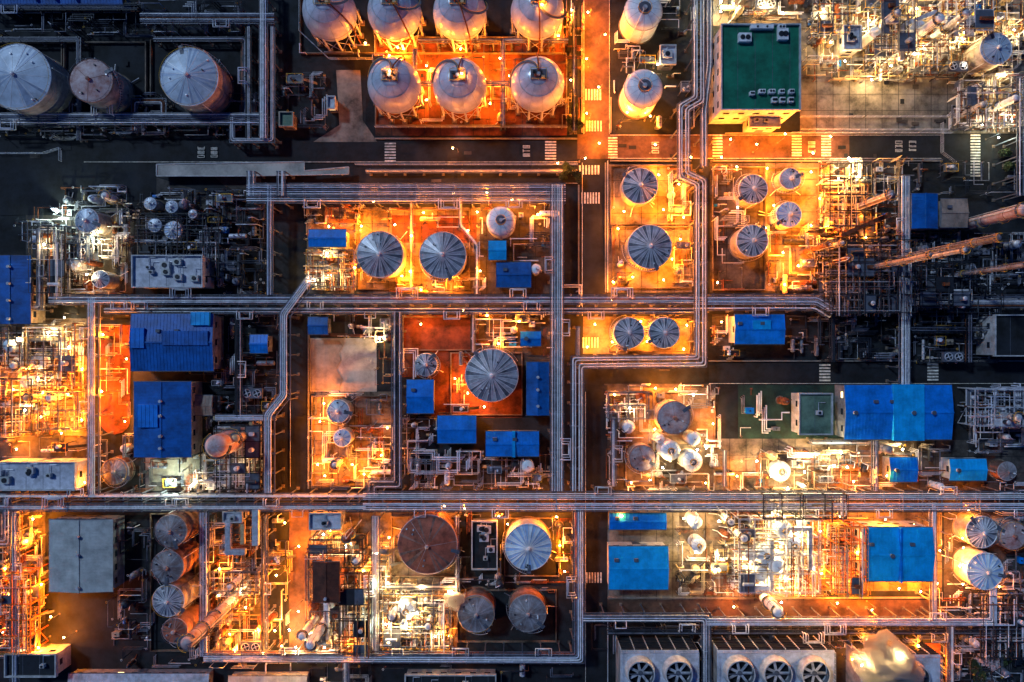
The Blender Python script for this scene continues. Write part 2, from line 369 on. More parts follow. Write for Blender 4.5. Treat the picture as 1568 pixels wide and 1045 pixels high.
# ---------------------------------------------------------------- spherical tanks
def sphere_tank(px,py,plat):
    zc=10.0; x,y=W(px,py,zc); r=40.5*S*(H-zc)/H; b=MB()
    b.ball(x,y,zc,r,'sphere_paint',64,32)
    b.ring(x,y,zc,r+0.02,0.08,'tank_silver_b',64)
    for i in range(12):
        a=2*math.pi*i/12+0.2; c,s=math.cos(a),math.sin(a); q=r*0.97
        b.cyl(x+q*c,y+q*s,0,zc,0.33,'steel_white',10); b.cbox(x+q*c,y+q*s,0,1.5,1.5,0.6,'concrete')
        a2=2*math.pi*(i+1)/12+0.2
        b.tube([(x+q*c,y+q*s,1),(x+q*math.cos(a2),y+q*math.sin(a2),zc-3)],0.09,'steel_white',5)
        b.tube([(x+q*math.cos(a2),y+q*math.sin(a2),1),(x+q*c,y+q*s,zc-3)],0.09,'steel_white',5)
        b.tube([(x+(r+.02)*math.cos(p)*c,y+(r+.02)*math.cos(p)*s,zc+(r+.02)*math.sin(p)) for p in [-.6+k*.2 for k in range(10)]],0.05,'tank_silver_b',3)
    ps=[]
    for i in range(14):
        ph=-0.1+i*0.115; a=plat+1.6-i*0.12
        ps.append((x+(r+.5)*math.cos(ph)*math.cos(a),y+(r+.5)*math.cos(ph)*math.sin(a),zc+(r+.5)*math.sin(ph)))
    for i in range(13): b.beam(ps[i],ps[i+1],0.7,'steel_grey',0.08)
    b.tube([(p[0],p[1],p[2]+1) for p in ps],0.06,'yellow_rail',4)
    zt=zc+r
    b.cbox(x,y,zt-0.1,4.4,3.0,0.15,'steel_grey'); b.rail(x-2.2,y-1.5,x+2.2,y+1.5,zt,'yellow_rail')
    b.cyl(x,y,zt,zt+1.1,0.5,'pipe_silver',12); b.cyl(x+.9,y+.4,zt,zt+1.4,0.25,'pipe_dark',8); b.cyl(x-.9,y-.3,zt,zt+1.3,0.3,'pipe_rust',8)
    b.cbox(x-1.2,y+.7,zt,0.8,0.6,0.9,'pipe_dark'); b.cbox(x+1.3,y-.8,zt,0.9,0.6,0.9,'pipe_cream')
    b.ring(x,y,zt-0.55,2.9,0.1,'pipe_silver',24)
    b.ring(x,y,zc+r*.72,r*.71,0.1,'pipe_silver',40)
    a=plat
    b.tube([(x,y,zt+.8),(x+3*math.cos(a),y+3*math.sin(a),zt+.5),(x+r*.8*math.cos(a),y+r*.8*math.sin(a),zc+r*.72),(x+r*1.08*math.cos(a),y+r*1.08*math.sin(a),zc+2),(x+r*1.08*math.cos(a),y+r*1.08*math.sin(a),0.5)],0.22,'pipe_rust',8)
    occ(x-r*.8,y-r*.8,x+r*.8,y+r*.8); b.finish('spherical_gas_tank',(x,y,0))
for i,(px,py) in enumerate([(505,20),(604,20),(704,20),(823,18),(604,132),(704,132),(823,130)]): sphere_tank(px,py,[-.6,-1,-1.2,-1.5,1.2,1.4,1.6][i])
# ---------------------------------------------------------------- buildings
def building(x0,y0,x1,y1,h,roof='roof_blue',wall='wall_grey',axis='x',kind='gable',name='warehouse_building',units=0,sky=None):
    a=W(x0,y0,h);c=W(x1,y1,h); X0,X1=a[0],c[0];Y0,Y1=c[1],a[1]
    rr=random.Random(int(x0*3+y0)); b=MB()
    i=0.35
    b.box(X0+i,Y0+i,0,X1-i,Y1-i,h-0.15,wall)
    w=X1-X0;d=Y1-Y0
    def wall_feats(L,fn):
        k=max(1,int(L/4))
        for q in range(k):
            t=(q+0.5)*L/k
            for zf in ([h*.6] if h<9 else [h*.35,h*.7]):
                fn(t,0.9,zf,1.2,'window_lit' if rr.random()<0.10 else 'glass_dark')
    wall_feats(w-1,lambda t,hw,z,hh,m:(b.box(X0+.5+t-hw,Y0+i-.06,z,X0+.5+t+hw,Y0+i+.05,z+hh,m),b.box(X0+.5+t-hw,Y1-i-.05,z,X0+.5+t+hw,Y1-i+.06,z+hh,m)))
    wall_feats(d-1,lambda t,hw,z,hh,m:(b.box(X0+i-.06,Y0+.5+t-hw,z,X0+i+.05,Y0+.5+t+hw,z+hh,m),b.box(X1-i-.05,Y0+.5+t-hw,z,X1-i+.06,Y0+.5+t+hw,z+hh,m)))
    b.box((X0+X1)/2-1.2,Y0+i-.08,0,(X0+X1)/2+1.2,Y0+i+.05,2.6,'steel_grey'); b.box((X0+X1)/2-1.2,Y1-i-.05,0,(X0+X1)/2+1.2,Y1-i+.08,2.6,'steel_grey')
    if kind=='gable':
        rise=0.09*(d if axis=='x' else w)/2+0.25
        if axis=='x':
            ym=(Y0+Y1)/2
            b.poly([(X0,Y0,h),(X1,Y0,h),(X1,ym,h+rise),(X0,ym,h+rise)],roof); b.poly([(X0,ym,h+rise),(X1,ym,h+rise),(X1,Y1,h),(X0,Y1,h)],roof)
            b.poly([(X0,Y1,h),(X0,Y0,h),(X0,ym,h+rise)],wall); b.poly([(X1,Y0,h),(X1,Y1,h),(X1,ym,h+rise)],wall)
            k=max(2,int(w/0.95))
            for q in range(k+1):
                X=X0+w*q/k
                b.beam((X,Y0-.02,h+.03),(X,ym,h+rise+.03),0.1,roof,0.08); b.beam((X,Y1+.02,h+.03),(X,ym,h+rise+.03),0.1,roof,0.08)
            b.beam((X0-.1,ym,h+rise+.12),(X1+.1,ym,h+rise+.12),0.45,roof,0.14)
            for k2 in range(int(w/6)):
                X=X0+2+k2*6+rr.uniform(-1,1)
                if X<X1-1 and rr.random()<.7:
                    if rr.random()<.5: b.cyl(X,ym,h+rise,h+rise+.9,.45,'steel_white',10); b.cyl(X,ym,h+rise+.9,h+rise+1,.65,'steel_grey',10)
                    else: b.cbox(X,ym+d*.2,h+rise*.5,1.2,.9,.8,'steel_grey')
        else:
            xm=(X0+X1)/2
            b.poly([(X0,Y0,h),(xm,Y0,h+rise),(xm,Y1,h+rise),(X0,Y1,h)],roof); b.poly([(xm,Y0,h+rise),(X1,Y0,h),(X1,Y1,h),(xm,Y1,h+rise)],roof)
            b.poly([(X0,Y0,h),(X1,Y0,h),(xm,Y0,h+rise)],wall); b.poly([(X1,Y1,h),(X0,Y1,h),(xm,Y1,h+rise)],wall)
            k=max(2,int(d/0.95))
            for q in range(k+1):
                Y=Y0+d*q/k
                b.beam((X0-.02,Y,h+.03),(xm,Y,h+rise+.03),0.1,roof,0.08); b.beam((X1+.02,Y,h+.03),(xm,Y,h+rise+.03),0.1,roof,0.08)
            b.beam((xm,Y0-.1,h+rise+.12),(xm,Y1+.1,h+rise+.12),0.45,roof,0.14)
            for k2 in range(int(d/5)):
                Y=Y0+2+k2*5+rr.uniform(-1,1)
                if Y<Y1-1 and rr.random()<.7: b.cyl(xm,Y,h+rise,h+rise+.9,.45,'steel_white',10)
        b.box(X0-.2,Y0-.22,h-.25,X1+.2,Y0-.03,h-.02,'steel_grey'); b.box(X0-.2,Y1+.03,h-.25,X1+.2,Y1+.22,h-.02,'steel_grey')
        b.box(X0-.05,Y0-.02,h-.2,X1+.05,Y1+.02,h-.04,wall)
        if sky:
            for (u0,v0,u1,v1,m) in sky:
                XX0,XX1=X0+w*u0,X0+w*u1; YY0,YY1=Y1-d*v1,Y1-d*v0
                b.box(XX0,YY0,h-.1,XX1,YY1,h+rise+.35,m)
                kk=max(2,int((XX1-XX0)/1.1))
                for q in range(kk+1):
                    X=XX0+(XX1-XX0)*q/kk; b.box(X-.06,YY0,h+rise+.35,X+.06,YY1,h+rise+.43,m)
    else:
        b.box(X0,Y0,h-.3,X1,Y1,h,wall,roof); t=.35
        pm='wall_white' if wall!='wall_cream' else wall
        b.box(X0,Y0,h+.003,X1,Y0+t,h+.8,pm); b.box(X0,Y1-t,h+.003,X1,Y1,h+.8,pm); b.box(X0,Y0+t,h+.003,X0+t,Y1-t,h+.8,pm); b.box(X1-t,Y0+t,h+.003,X1,Y1-t,h+.8,pm)
        for j in range(int(w/5)): b.box(X0+5*(j+1)-.05,Y0+t,h+.003,X0+5*(j+1)+.05,Y1-t,h+.02,'steel_grey')
        for u in range(units):
            X=rr.uniform(X0+2,X1-2);Y=rr.uniform(Y0+2,Y1-2); s=rr.uniform(1,2.2)
            b.cbox(X,Y,h+.02,s*1.3,s,1.2,rr.choice(['steel_white','roof_grey','wall_white'])); b.cyl(X,Y,h+1.22,h+1.4,s*.35,'steel_dark',12)
            b.tube([(X,Y+s*.5,h+.4),(X,min(Y1-.6,Y+3),h+.4),(X+2 if X+2<X1 else X-2,min(Y1-.6,Y+3),h+.4)],.12,'pipe_silver',5)
    occ(X0,Y0,X1,Y1)
    b.finish(name,((X0+X1)/2,(Y0+Y1)/2,0)); return X0,Y0,X1,Y1
B=building
B(1103,38,1225,170,13,'roof_green','wall_white','x','flat','office_building',0)
bb=MB(); h=13
for (px,py,w,d) in [(1139,60,5,3.5),(1197,55,4,4.5),(1165,142,2.5,1.6),(1180,142,2.5,1.6),(1195,142,2,1.6),(1210,142,2,1.6),(1184,155,2,2),(1196,155,2,2),(1209,155,2,2),(1150,145,1.8,1.5),(1165,44,9,1.5),(1195,44,3,1.6)]:
    x,y=W(px,py,h); bb.cbox(x,y,h+.03,w*.72,d*.72,1.3,'pipe_white'); bb.cyl(x-w*.15,y,h+1.33,h+1.5,min(w,d)*.2,'steel_dark',10); bb.cyl(x+w*.15,y,h+1.33,h+1.5,min(w,d)*.2,'steel_dark',10)
bb.finish('rooftop_air_conditioners',(*W(1165,100,13),0))
B(1146,176,1194,196,6,'roof_white','wall_white','x','flat','entrance_annex',2)
B(203,391,312,441,8,'roof_white','wall_white','x','flat','control_building',7)
B(201,481,327,568,8,'roof_navy','wall_grey','x',sky=[(.75,-.03,.97,.2,'roof_sky'),(.02,.25,.18,.6,'roof_blue'),(.4,.3,.95,.55,'roof_navy')])
B(205,585,293,700,8,'roof_navy','wall_cream','y',sky=[(.1,.3,.45,.6,'roof_blue')])
B(-12,392,47,496,7,'roof_navy','wall_cream','y')
B(473,352,530,378,6,'roof_blue','wall_white','x',name='pump_house')
B(748,369,775,398,6,'roof_sky','wall_grey','x',name='pump_house'); B(760,402,813,440,5,'roof_navy','wall_grey','x',name='pump_house')
B(383,513,410,541,5,'roof_blue','wall_grey','x',name='pump_house'); B(472,486,502,512,5,'roof_navy','wall_grey','x',name='pump_house')
B(806,555,841,636,6,'roof_navy','wall_grey','y'); B(623,582,664,633,6,'roof_blue','wall_grey','x'); B(670,637,729,679,6,'roof_blue','wall_grey','x'); B(744,661,825,699,6,'roof_blue','wall_grey','x',sky=[(.5,-.02,.55,1.02,'roof_sky')])
B(797,508,828,530,5,'roof_blue','wall_grey','x',name='pump_house')
B(1125,482,1201,527,7,'roof_blue','wall_white','x',sky=[(.35,.2,.7,.5,'roof_sky')])
B(1293,590,1457,673,7,'roof_blue','wall_grey','x',sky=[(.44,-.015,.72,1.015,'roof_sky')])
B(1222,602,1274,666,6,'roof_greygreen','wall_white','x','flat','laboratory_building',1)
B(1362,701,1404,738,5,'roof_blue','wall_grey','x',name='pump_house'); B(1454,703,1510,736,5,'roof_sky','wall_white','x',name='pump_house')
B(1323,808,1428,890,9,'roof_sky','wall_white','x',name='boiler_house',sky=[(.5,-.01,.52,1.01,'roof_blue')])
B(933,786,1020,811,5,'roof_blue','wall_grey','x'); B(932,837,1023,903,6,'roof_sky','wall_white','x')
B(1396,297,1436,350,8,'roof_navy','wall_grey','y',name='pump_house'); B(1441,305,1481,348,8,'roof_tan','wall_grey','x',name='compressor_house')
B(-12,707,117,751,8,'roof_white','wall_white','x','flat','control_building',5)
B(75,796,173,906,7,'roof_grey','wall_grey','y')
B(479,861,520,922,11,'roof_brown','pipe_rust','y',name='furnace_house'); B(9,1000,88,1036,7,'steel_dark','wall_white','x','flat','switchgear_building',1)
B(105,1032,320,1090,4,'roof_white','wall_grey','x'); B(1521,482,1590,546,8,'concrete_dark','wall_white','x','flat','switchgear_building',1)
B(474,785,523,811,6,'roof_white','wall_white','x','flat','switchgear_building',2); B(290,606,325,636,5,'roof_tan','wall_grey','x',name='storage_shed')
B(722,797,762,872,4,'concrete_dark','wall_grey','x','flat','electrical_substation',6)
B(-12,-12,188,10,5,'roof_navy','wall_grey','x')
B(501,148,514,168,4,'roof_white','wall_white','x','flat','guard_hut',0); B(428,172,450,195,4,'roof_greygreen','wall_cream','x','flat','guard_hut',0)
B(350,1036,470,1080,4,'roof_grey','wall_grey','x'); B(620,1032,760,1080,4,'concrete_dark','wall_grey','x','flat','workshop_building',6)
B(1290,40,1318,78,6,'roof_white','wall_white','x','flat','analyser_house',3); B(1010,70,1035,100,5,'roof_white','wall_grey','x','flat','guard_hut',1)
B(342,783,372,800,6,'roof_white','wall_white','x','flat','switchgear_building',1)
b=MB()
ptsT=[(240,252),(466,248),(466,262),(534,256),(534,267),(375,270),(240,270)]
z=3.2; P=[W(x,y,z) for x,y in ptsT]
b.poly([(p[0],p[1],z) for p in reversed(P)],'concrete_pale'); b.poly([(p[0],p[1],z-.25) for p in P],'wall_grey')
for i in range(len(P)):
    p=P[i];q=P[(i+1)%len(P)]; b.poly([(p[0],p[1],z-.25),(p[0],p[1],z),(q[0],q[1],z),(q[0],q[1],z-.25)],'wall_white')
    b.beam((p[0],p[1],z+.1),(q[0],q[1],z+.1),.25,'wall_white')
for px in range(248,530,16):
    for py in (254,265):
        if px>460 and py==254: continue
        x,y=W(px,py,z); b.cyl(x,y,0,z-.25,.12,'steel_grey',6)
b.finish('covered_walkway')
# ---------------------------------------------------------------- cooling towers
def cooling(x0,y0,x1,y1,fans,h=9):
    a=W(x0,y0,h);c=W(x1,y1,h); b=MB(); X0,Y0,X1,Y1=a[0],c[1],c[0],a[1]
    b.box(X0,Y0,0,X1,Y1,h,'shell_cream','roof_white')
    for j in range(int(h/1.1)): b.box(X0+.3,Y1,.6+j*1.1,X1-.3,Y1+.35,.7+j*1.1+.3,'steel_dark')
    for k in range(int((X1-X0)/4)+1): b.box(X0+k*4,Y1,0,X0+k*4+.25,Y1+.45,h,'wall_white')
    b.rail(X0+.2,Y0+.2,X1-.2,Y1-.2,h,'steel_white')
    for (px,py,r) in fans:
        x,y=W(px,py,h+3); r=r*S*(H-h-3)/H
        b.cyl(x,y,h,h+3,r*1.12,'wall_white',32,r1=r,cap=False); b.cyl(x,y,h+3,h+.6,r*.92,'wall_grey',32,r1=r*1.02,cap=False)
        n=32; st=len(b.v)
        for rr_,zz in ((r,h+3),(r*.92,h+3)):
            for i in range(n): b.v.append((x+rr_*math.cos(2*math.pi*i/n),y+rr_*math.sin(2*math.pi*i/n),zz))
        for i in range(n): b.face((st+i,st+(i+1)%n,st+n+(i+1)%n,st+n+i),'wall_white')
        b.cyl(x,y,h+.01,h+.05,r*1.0,'steel_dark',32); b.cyl(x,y,h+.3,h+2,.7,'steel_grey',12)
        for i in range(7):
            an=i*2*math.pi/7
            p=(x+.6*math.cos(an),y+.6*math.sin(an),h+1.7);q=(x+r*.86*math.cos(an),y+r*.86*math.sin(an),h+1.8); b.beam(p,q,.75,'pipe_silver',.08)
        b.beam((x-r*.9,y,h+2.5),(x+r*.9,y,h+2.5),.25,'steel_grey')
    occ(X0,Y0,X1,Y1); b.finish('cooling_tower',((X0+X1)/2,(Y0+Y1)/2,0))
cooling(950,996,1070,1085,[(982,1034,21),(1040,1034,21)])
cooling(1098,996,1278,1085,[(1135,1034,22),(1192,1034,22),(1250,1034,22)])
cooling(1318,1003,1440,1085,[(1350,1040,20),(1405,1040,20)])
# ---------------------------------------------------------------- pipe racks
def offset_poly(P,d):
    out=[]; n=len(P)
    for i in range(n):
        if i==0: t=(P[1]-P[0]).normalized(); nn=Vector((-t.y,t.x)); out.append(P[0]+nn*d)
        elif i==n-1: t=(P[-1]-P[-2]).normalized(); nn=Vector((-t.y,t.x)); out.append(P[-1]+nn*d)
        else:
            t1=(P[i]-P[i-1]).normalized();t2=(P[i+1]-P[i]).normalized()
            n1=Vector((-t1.y,t1.x));n2=Vector((-t2.y,t2.x)); m=(n1+n2)
            if m.length<1e-3: m=n1
            m.normalize(); out.append(P[i]+m*(d/max(.3,m.dot(n1))))
    return out
def chamf(P,c=0.7):
    out=[P[0]]
    for i in range(1,len(P)-1):
        a=(P[i-1]-P[i]);b2=(P[i+1]-P[i]); k=min(c,a.length*.4,b2.length*.4)
        p0=P[i]+a.normalized()*k; p1=P[i]+b2.normalized()*k
        out+= [p0,(p0+p1)*.25+P[i]*.5,p1]
    out.append(P[-1]); return out
PAL={'main':['pipe_lav','pipe_white','pipe_white','pipe_lav','pipe_silver','pipe_white','pipe_grey'],
     'mix':['pipe_lav','pipe_silver','pipe_white','pipe_grey','pipe_lav','pipe_grey','pipe_rust','pipe_dark'],
     'dark':['pipe_grey','pipe_dark','pipe_grey','pipe_dark','pipe_dark','pipe_silver'],
     'warm':['pipe_cream','pipe_white','pipe_grey','pipe_rust','pipe_cream','pipe_silver','pipe_dark','pipe_rust']}
def rack(pts,wpx,n,z=6.5,pal='mix',seed=1,lower=True,loops=True,name='pipe_rack'):
    rr=random.Random(seed*31+int(pts[0][0])); b=MB()
    P=[Vector(W(x,y,z)) for x,y in pts]; w=wpx*S*(H-z)/H
    fm='steel_grey' if pal!='dark' else 'steel_dark'
    n=min(n,int(w/0.5)+1)
    offs=[(-w/2+.25+(w-.5)*(i+.5)/n)+rr.uniform(-.08,.08) for i in range(n)]
    for d in offs:
        if rr.random()<0.06: continue
        m=rr.choice(PAL[pal]); r=rr.uniform(.20,.34)*w/n; r=max(.09,min(r,.46))
        Q=chamf(offset_poly(P,d)); 
        b.tube([(q.x,q.y,z+r) for q in Q],r,m,8)
        for i in range(len(Q)-1):
            L=(Q[i+1]-Q[i]).length; t=rr.uniform(2,9)
            while t<L-1:
                q=Q[i]+(Q[i+1]-Q[i])*(t/L); u=(Q[i+1]-Q[i]).normalized()*.12
                b.tube([(q.x-u.x,q.y-u.y,z+r),(q.x+u.x,q.y+u.y,z+r)],r*1.35,m,8); t+=rr.uniform(6,16)
    if lower:
        for i in range(max(2,n//3)):
            d=rr.uniform(-w/2+.3,w/2-.3); r=rr.uniform(.08,.16); Q=chamf(offset_poly(P,d))
            b.tube([(q.x,q.y,z-1.9+r) for q in Q],r,rr.choice(['pipe_grey','pipe_dark','pipe_rust','pipe_silver']),6)
    for e in (-w/2,w/2):
        Q=offset_poly(P,e)
        for i in range(len(Q)-1):
            b.beam((*Q[i],z-.2),(*Q[i+1],z-.2),.22,fm,.3)
    for i in range(len(P)-1):
        L=(P[i+1]-P[i]).length; t=(P[i+1]-P[i]).normalized(); nn=Vector((-t.y,t.x)); k=max(1,int(L/5.5))
        for j in range(k+1):
            p=P[i]+t*(L*j/k) if 0<j<k else P[i]+t*(L*(.02 if j==0 else .98))
            a=p+nn*(w/2+.1);c=p-nn*(w/2+.1)
            b.beam((*a,z-.18),(*c,z-.18),.28,fm,.34)
            if lower:b.beam((*a,z-2.1),(*c,z-2.1),.22,fm,.3)
            for q in (a,c):
                b.beam((*q,0),(*q,z+.1),.28,fm); b.cbox(q.x,q.y,0,.9,.9,.3,'concrete')
    if loops and w>1.2:
        for i in range(len(P)-1):
            L=(P[i+1]-P[i]).length; t=(P[i+1]-P[i]).normalized(); nn=Vector((-t.y,t.x))
            s=rr.uniform(8,25)
            while s<L-8:
                sg=rr.choice((-1,1)); p=P[i]+t*s
                for k in range(rr.choice((1,2,2,3))):
                    l=1.6+k*.75; dd=1.8+k*.6; r=.16; base=p+nn*sg*(w/2-.4-k*.3)
                    pts3=[base-t*l,base-t*l,base-t*l+nn*sg*dd,base+t*l+nn*sg*dd,base+t*l,base+t*l]
                    zs=[z+.3,z+1.3,z+1.3,z+1.3,z+1.3,z+.3]
                    b.tube([(q.x,q.y,zz) for q,zz in zip(pts3,zs)],r,rr.choice(['pipe_white','pipe_lav','pipe_silver']),6)
                s+=rr.uniform(18,42)
    b.finish(name)
rack([(1070,-30),(1070,152),(1047,165),(1047,268),(1073,280),(1073,553),(884,555),(884,752)],19,5,8,'main',1,loops=False)
rack([(1086,-30),(1086,100),(1078,170),(1078,255)],10,3,7,'main',2,loops=False)
rack([(886,780),(886,1008),(312,1006)],17,5,7,'main',3)
rack([(-40,761),(560,761)],10,3,7,'main',4); rack([(-40,777),(560,777)],12,4,7,'main',5)
rack([(556,768),(1000,768),(1620,768)],30,9,7.5,'main',6)
rack([(75,459),(1062,459)],14,5,7,'main',7); rack([(160,476),(1062,476)],9,3,6,'mix',8)
rack([(1062,463),(1250,463),(1275,478)],24,7,7,'mix',9); rack([(1390,463),(1620,463)],16,5,7,'mix',10)
rack([(413,285),(413,452)],9,3,7,'main',11,loops=False)
rack([(478,425),(436,482),(436,606),(412,636),(412,755)],17,5,7.5,'main',12,loops=False)
rack([(142,456),(142,758)],17,5,7,'main',13)
rack([(853,283),(853,752)],20,6,7.5,'main',14)
rack([(378,296),(866,296)],30,8,7,'main',15)
rack([(384,262),(384,300)],12,4,7,'main',16,loops=False); rack([(430,262),(430,300)],12,4,7.8,'main',16,loops=False)
rack([(607,478),(607,740),(568,740),(568,760)],15,5,6.5,'mix',17,loops=False)
rack([(403,-30),(403,212)],12,4,6,'main',18,loops=False); rack([(417,40),(417,215),(355,215),(355,180)],7,3,5,'main',19,loops=False)
rack([(215,28),(420,28)],16,5,6,'mix',20); rack([(-30,182),(410,182)],18,5,5,'mix',21); rack([(205,200),(205,155),(250,155),(250,185),(360,185)],8,3,4,'warm',22,loops=False)
rack([(-30,10),(210,10)],10,4,5,'dark',22); rack([(380,20),(380,215)],8,3,5,'dark',23)
rack([(312,785),(312,1005)],14,5,7,'main',24); rack([(22,785),(22,1045)],14,5,7,'main',25); rack([(10,760),(10,830),(-30,830)],12,4,7,'main',26)
rack([(405,790),(405,1000)],9,3,6,'warm',27); rack([(575,790),(575,1000)],12,4,6.5,'main',28)
rack([(1386,270),(1386,592)],16,5,7,'main',29); rack([(1566,120),(1566,300)],16,5,10,'main',30)
rack([(1340,675),(1340,752)],10,4,6,'main',31); rack([(1430,860),(1430,950)],10,4,7,'main',32)
rack([(893,946),(1082,946),(1082,1045)],13,4,7,'main',33); rack([(1082,952),(1520,952),(1520,900)],14,5,7,'main',34); rack([(930,967),(1568,967)],10,4,5,'dark',35)
rack([(1456,960),(1456,1060)],10,4,6,'main',36); rack([(530,1010),(530,1060)],10,4,6,'main',37); rack([(560,262),(884,262)],5,2,2,'warm',38,lower=False,loops=False,name='pipe_trestle')
rack([(365,480),(365,640)],10,4,6,'dark',39); rack([(330,640),(410,640)],10,4,6,'mix',40); rack([(60,350),(60,470),(0,470)],9,4,6,'mix',41)
rack([(640,62),(870,62)],6,3,6,'warm',42,loops=False); rack([(635,128),(785,128)],6,3,9,'warm',43,loops=False); rack([(635,75),(635,150)],5,2,9,'warm',44,loops=False);rack([(770,60),(770,190)],5,3,7,'warm',45,loops=False)
rack([(705,300),(705,345),(730,375),(730,450)],5,2,4,'main',46,loops=False); rack([(725,480),(725,540)],5,2,4,'main',47,loops=False); rack([(885,500),(885,550)],6,3,6,'main',48,loops=False)
rack([(940,640),(940,745)],7,3,5,'main',49); rack([(880,10),(880,200)],6,3,5,'dark',51,loops=False); rack([(1288,790),(1288,760)],7,3,7,'main',52,loops=False)
rack([(1243,678),(1335,678)],5,2,4,'main',53,loops=False); rack([(470,850),(470,990)],5,3,5,'warm',54,loops=False); rack([(700,790),(700,905)],6,3,5,'main',55,loops=False); rack([(585,900),(700,900)],6,3,5,'mix',56)
rack([(1430,770),(1430,860)],9,4,7,'main',58,loops=False)
rack([(630,310),(630,440)],4,2,3,'warm',61,loops=False,lower=False); rack([(0,60),(120,60),(120,215)],6,3,3,'mix',62,loops=False,lower=False); rack([(235,60),(375,60),(375,180)],6,3,3,'mix',63,loops=False,lower=False)
rack([(85,460),(85,350),(60,350)],8,3,6,'main',64,loops=False); rack([(1110,690),(1110,745)],5,2,4,'main',65,loops=False); rack([(1275,480),(1275,555)],8,3,6,'dark',66); rack([(1485,480),(1485,555)],8,3,6,'dark',67); rack([(1396,505),(1520,505)],10,4,5,'dark',68)
# ---------------------------------------------------------------- columns
def column(tx,ty,h,r,m='pipe_silver',name='distillation_column'):
    x,y=W(tx,ty,h); rr=random.Random(int(tx+ty)); b=MB()
    b.cyl(x,y,0,2.5,r*1.25,'concrete',20,r1=r); b.cyl(x,y,2.5,h,r,m,24,cap=False); b.dome(x,y,h,r,m,.6,24,5)
    for i in range(1,int(h/3)): b.ring(x,y,i*3,r+.02,.08,'pipe_rust' if i%3==0 else m,24)
    plats=max(2,int(h/8))
    for i in range(plats):
        z=h*(i+1)/plats-.6; R0=r+(.75 if r>.6 else .5); n=12; q0=rr.randrange(n)
        for k in range(8):
            a=(q0+k)*2*math.pi/n; a2=(q0+k+1)*2*math.pi/n
            b.poly([(x+r*math.cos(a),y+r*math.sin(a),z),(x+R0*math.cos(a),y+R0*math.sin(a),z),(x+R0*math.cos(a2),y+R0*math.sin(a2),z),(x+r*math.cos(a2),y+r*math.sin(a2),z)],'steel_grey')
            b.beam((x+R0*math.cos(a),y+R0*math.sin(a),z+1),(x+R0*math.cos(a2),y+R0*math.sin(a2),z+1),.09,'yellow_rail'); b.beam((x+R0*math.cos(a),y+R0*math.sin(a),z),(x+R0*math.cos(a),y+R0*math.sin(a),z+1),.07,'yellow_rail')
    a=rr.random()*6.28
    for s in (0,.9):
        c,d=math.cos(a+s),math.sin(a+s); q=r+.35
        b.tube([(x,y,h+r*.5),(x+q*c*.6,y+q*d*.6,h+r*.6),(x+q*c,y+q*d,h-.8),(x+q*c,y+q*d,1.5),(x+(q+3)*c,y+(q+3)*d,1.5)],.14,'pipe_grey' if h>30 else 'pipe_silver',8)
    c,d=math.cos(a+2.5),math.sin(a+2.5); q=r+.3
    b.beam((x+q*c-.25*d,y+q*d+.25*c,0),(x+q*c-.25*d,y+q*d+.25*c,h),.08,'steel_grey'); b.beam((x+q*c+.25*d,y+q*d-.25*c,0),(x+q*c+.25*d,y+q*d-.25*c,h),.08,'steel_grey')
    occ(x-r,y-r,x+r,y+r); b.finish(name,(x,y,0))
for c in [(1530,364,52,.55,'pipe_grey'),(1478,383,44,.55,'pipe_silver'),(1425,390,38,.5,'tank_grey'),(1365,297,22,.9,'tank_grey'),(1568,322,24,1.5,'tank_pink'),(1575,405,34,.55,'pipe_grey'),
          (286,985,32,1.6,'tank_pink'),(1192,938,14,1.4,'pipe_white'),(475,988,20,1.2,'pipe_white'),(462,975,16,1.0,'pipe_white'),(332,683,18,3.2,'tank_pink'),(360,672,14,1.2,'pipe_cream'),
          (1375,20,16,.9,'pipe_silver'),(1440,28,18,1.2,'pipe_white'),(1480,20,18,.9,'pipe_silver'),(1555,150,14,.9,'pipe_white'),(1505,160,12,.7,'pipe_silver'),
          (512,712,10,.7,'pipe_white'),(160,300,8,1.0,'pipe_white'),(1268,375,18,.6,'pipe_rust'),(1300,395,16,.6,'pipe_rust'),(1290,372,14,.6,'pipe_silver'),(530,825,10,.9,'pipe_rust'),(545,860,10,.8,'pipe_white'),(352,900,12,.8,'pipe_white'),
          (1140,825,12,1.0,'pipe_white'),(1120,800,10,.9,'pipe_white'),(20,560,10,1.0,'pipe_white'),(75,610,9,.9,'pipe_white'),(1560,640,12,1.0,'pipe_silver'),(600,945,9,1.0,'pipe_white'),(655,960,9,.9,'pipe_white'),(40,610,9,.9,'pipe_cream')]: column(*c)
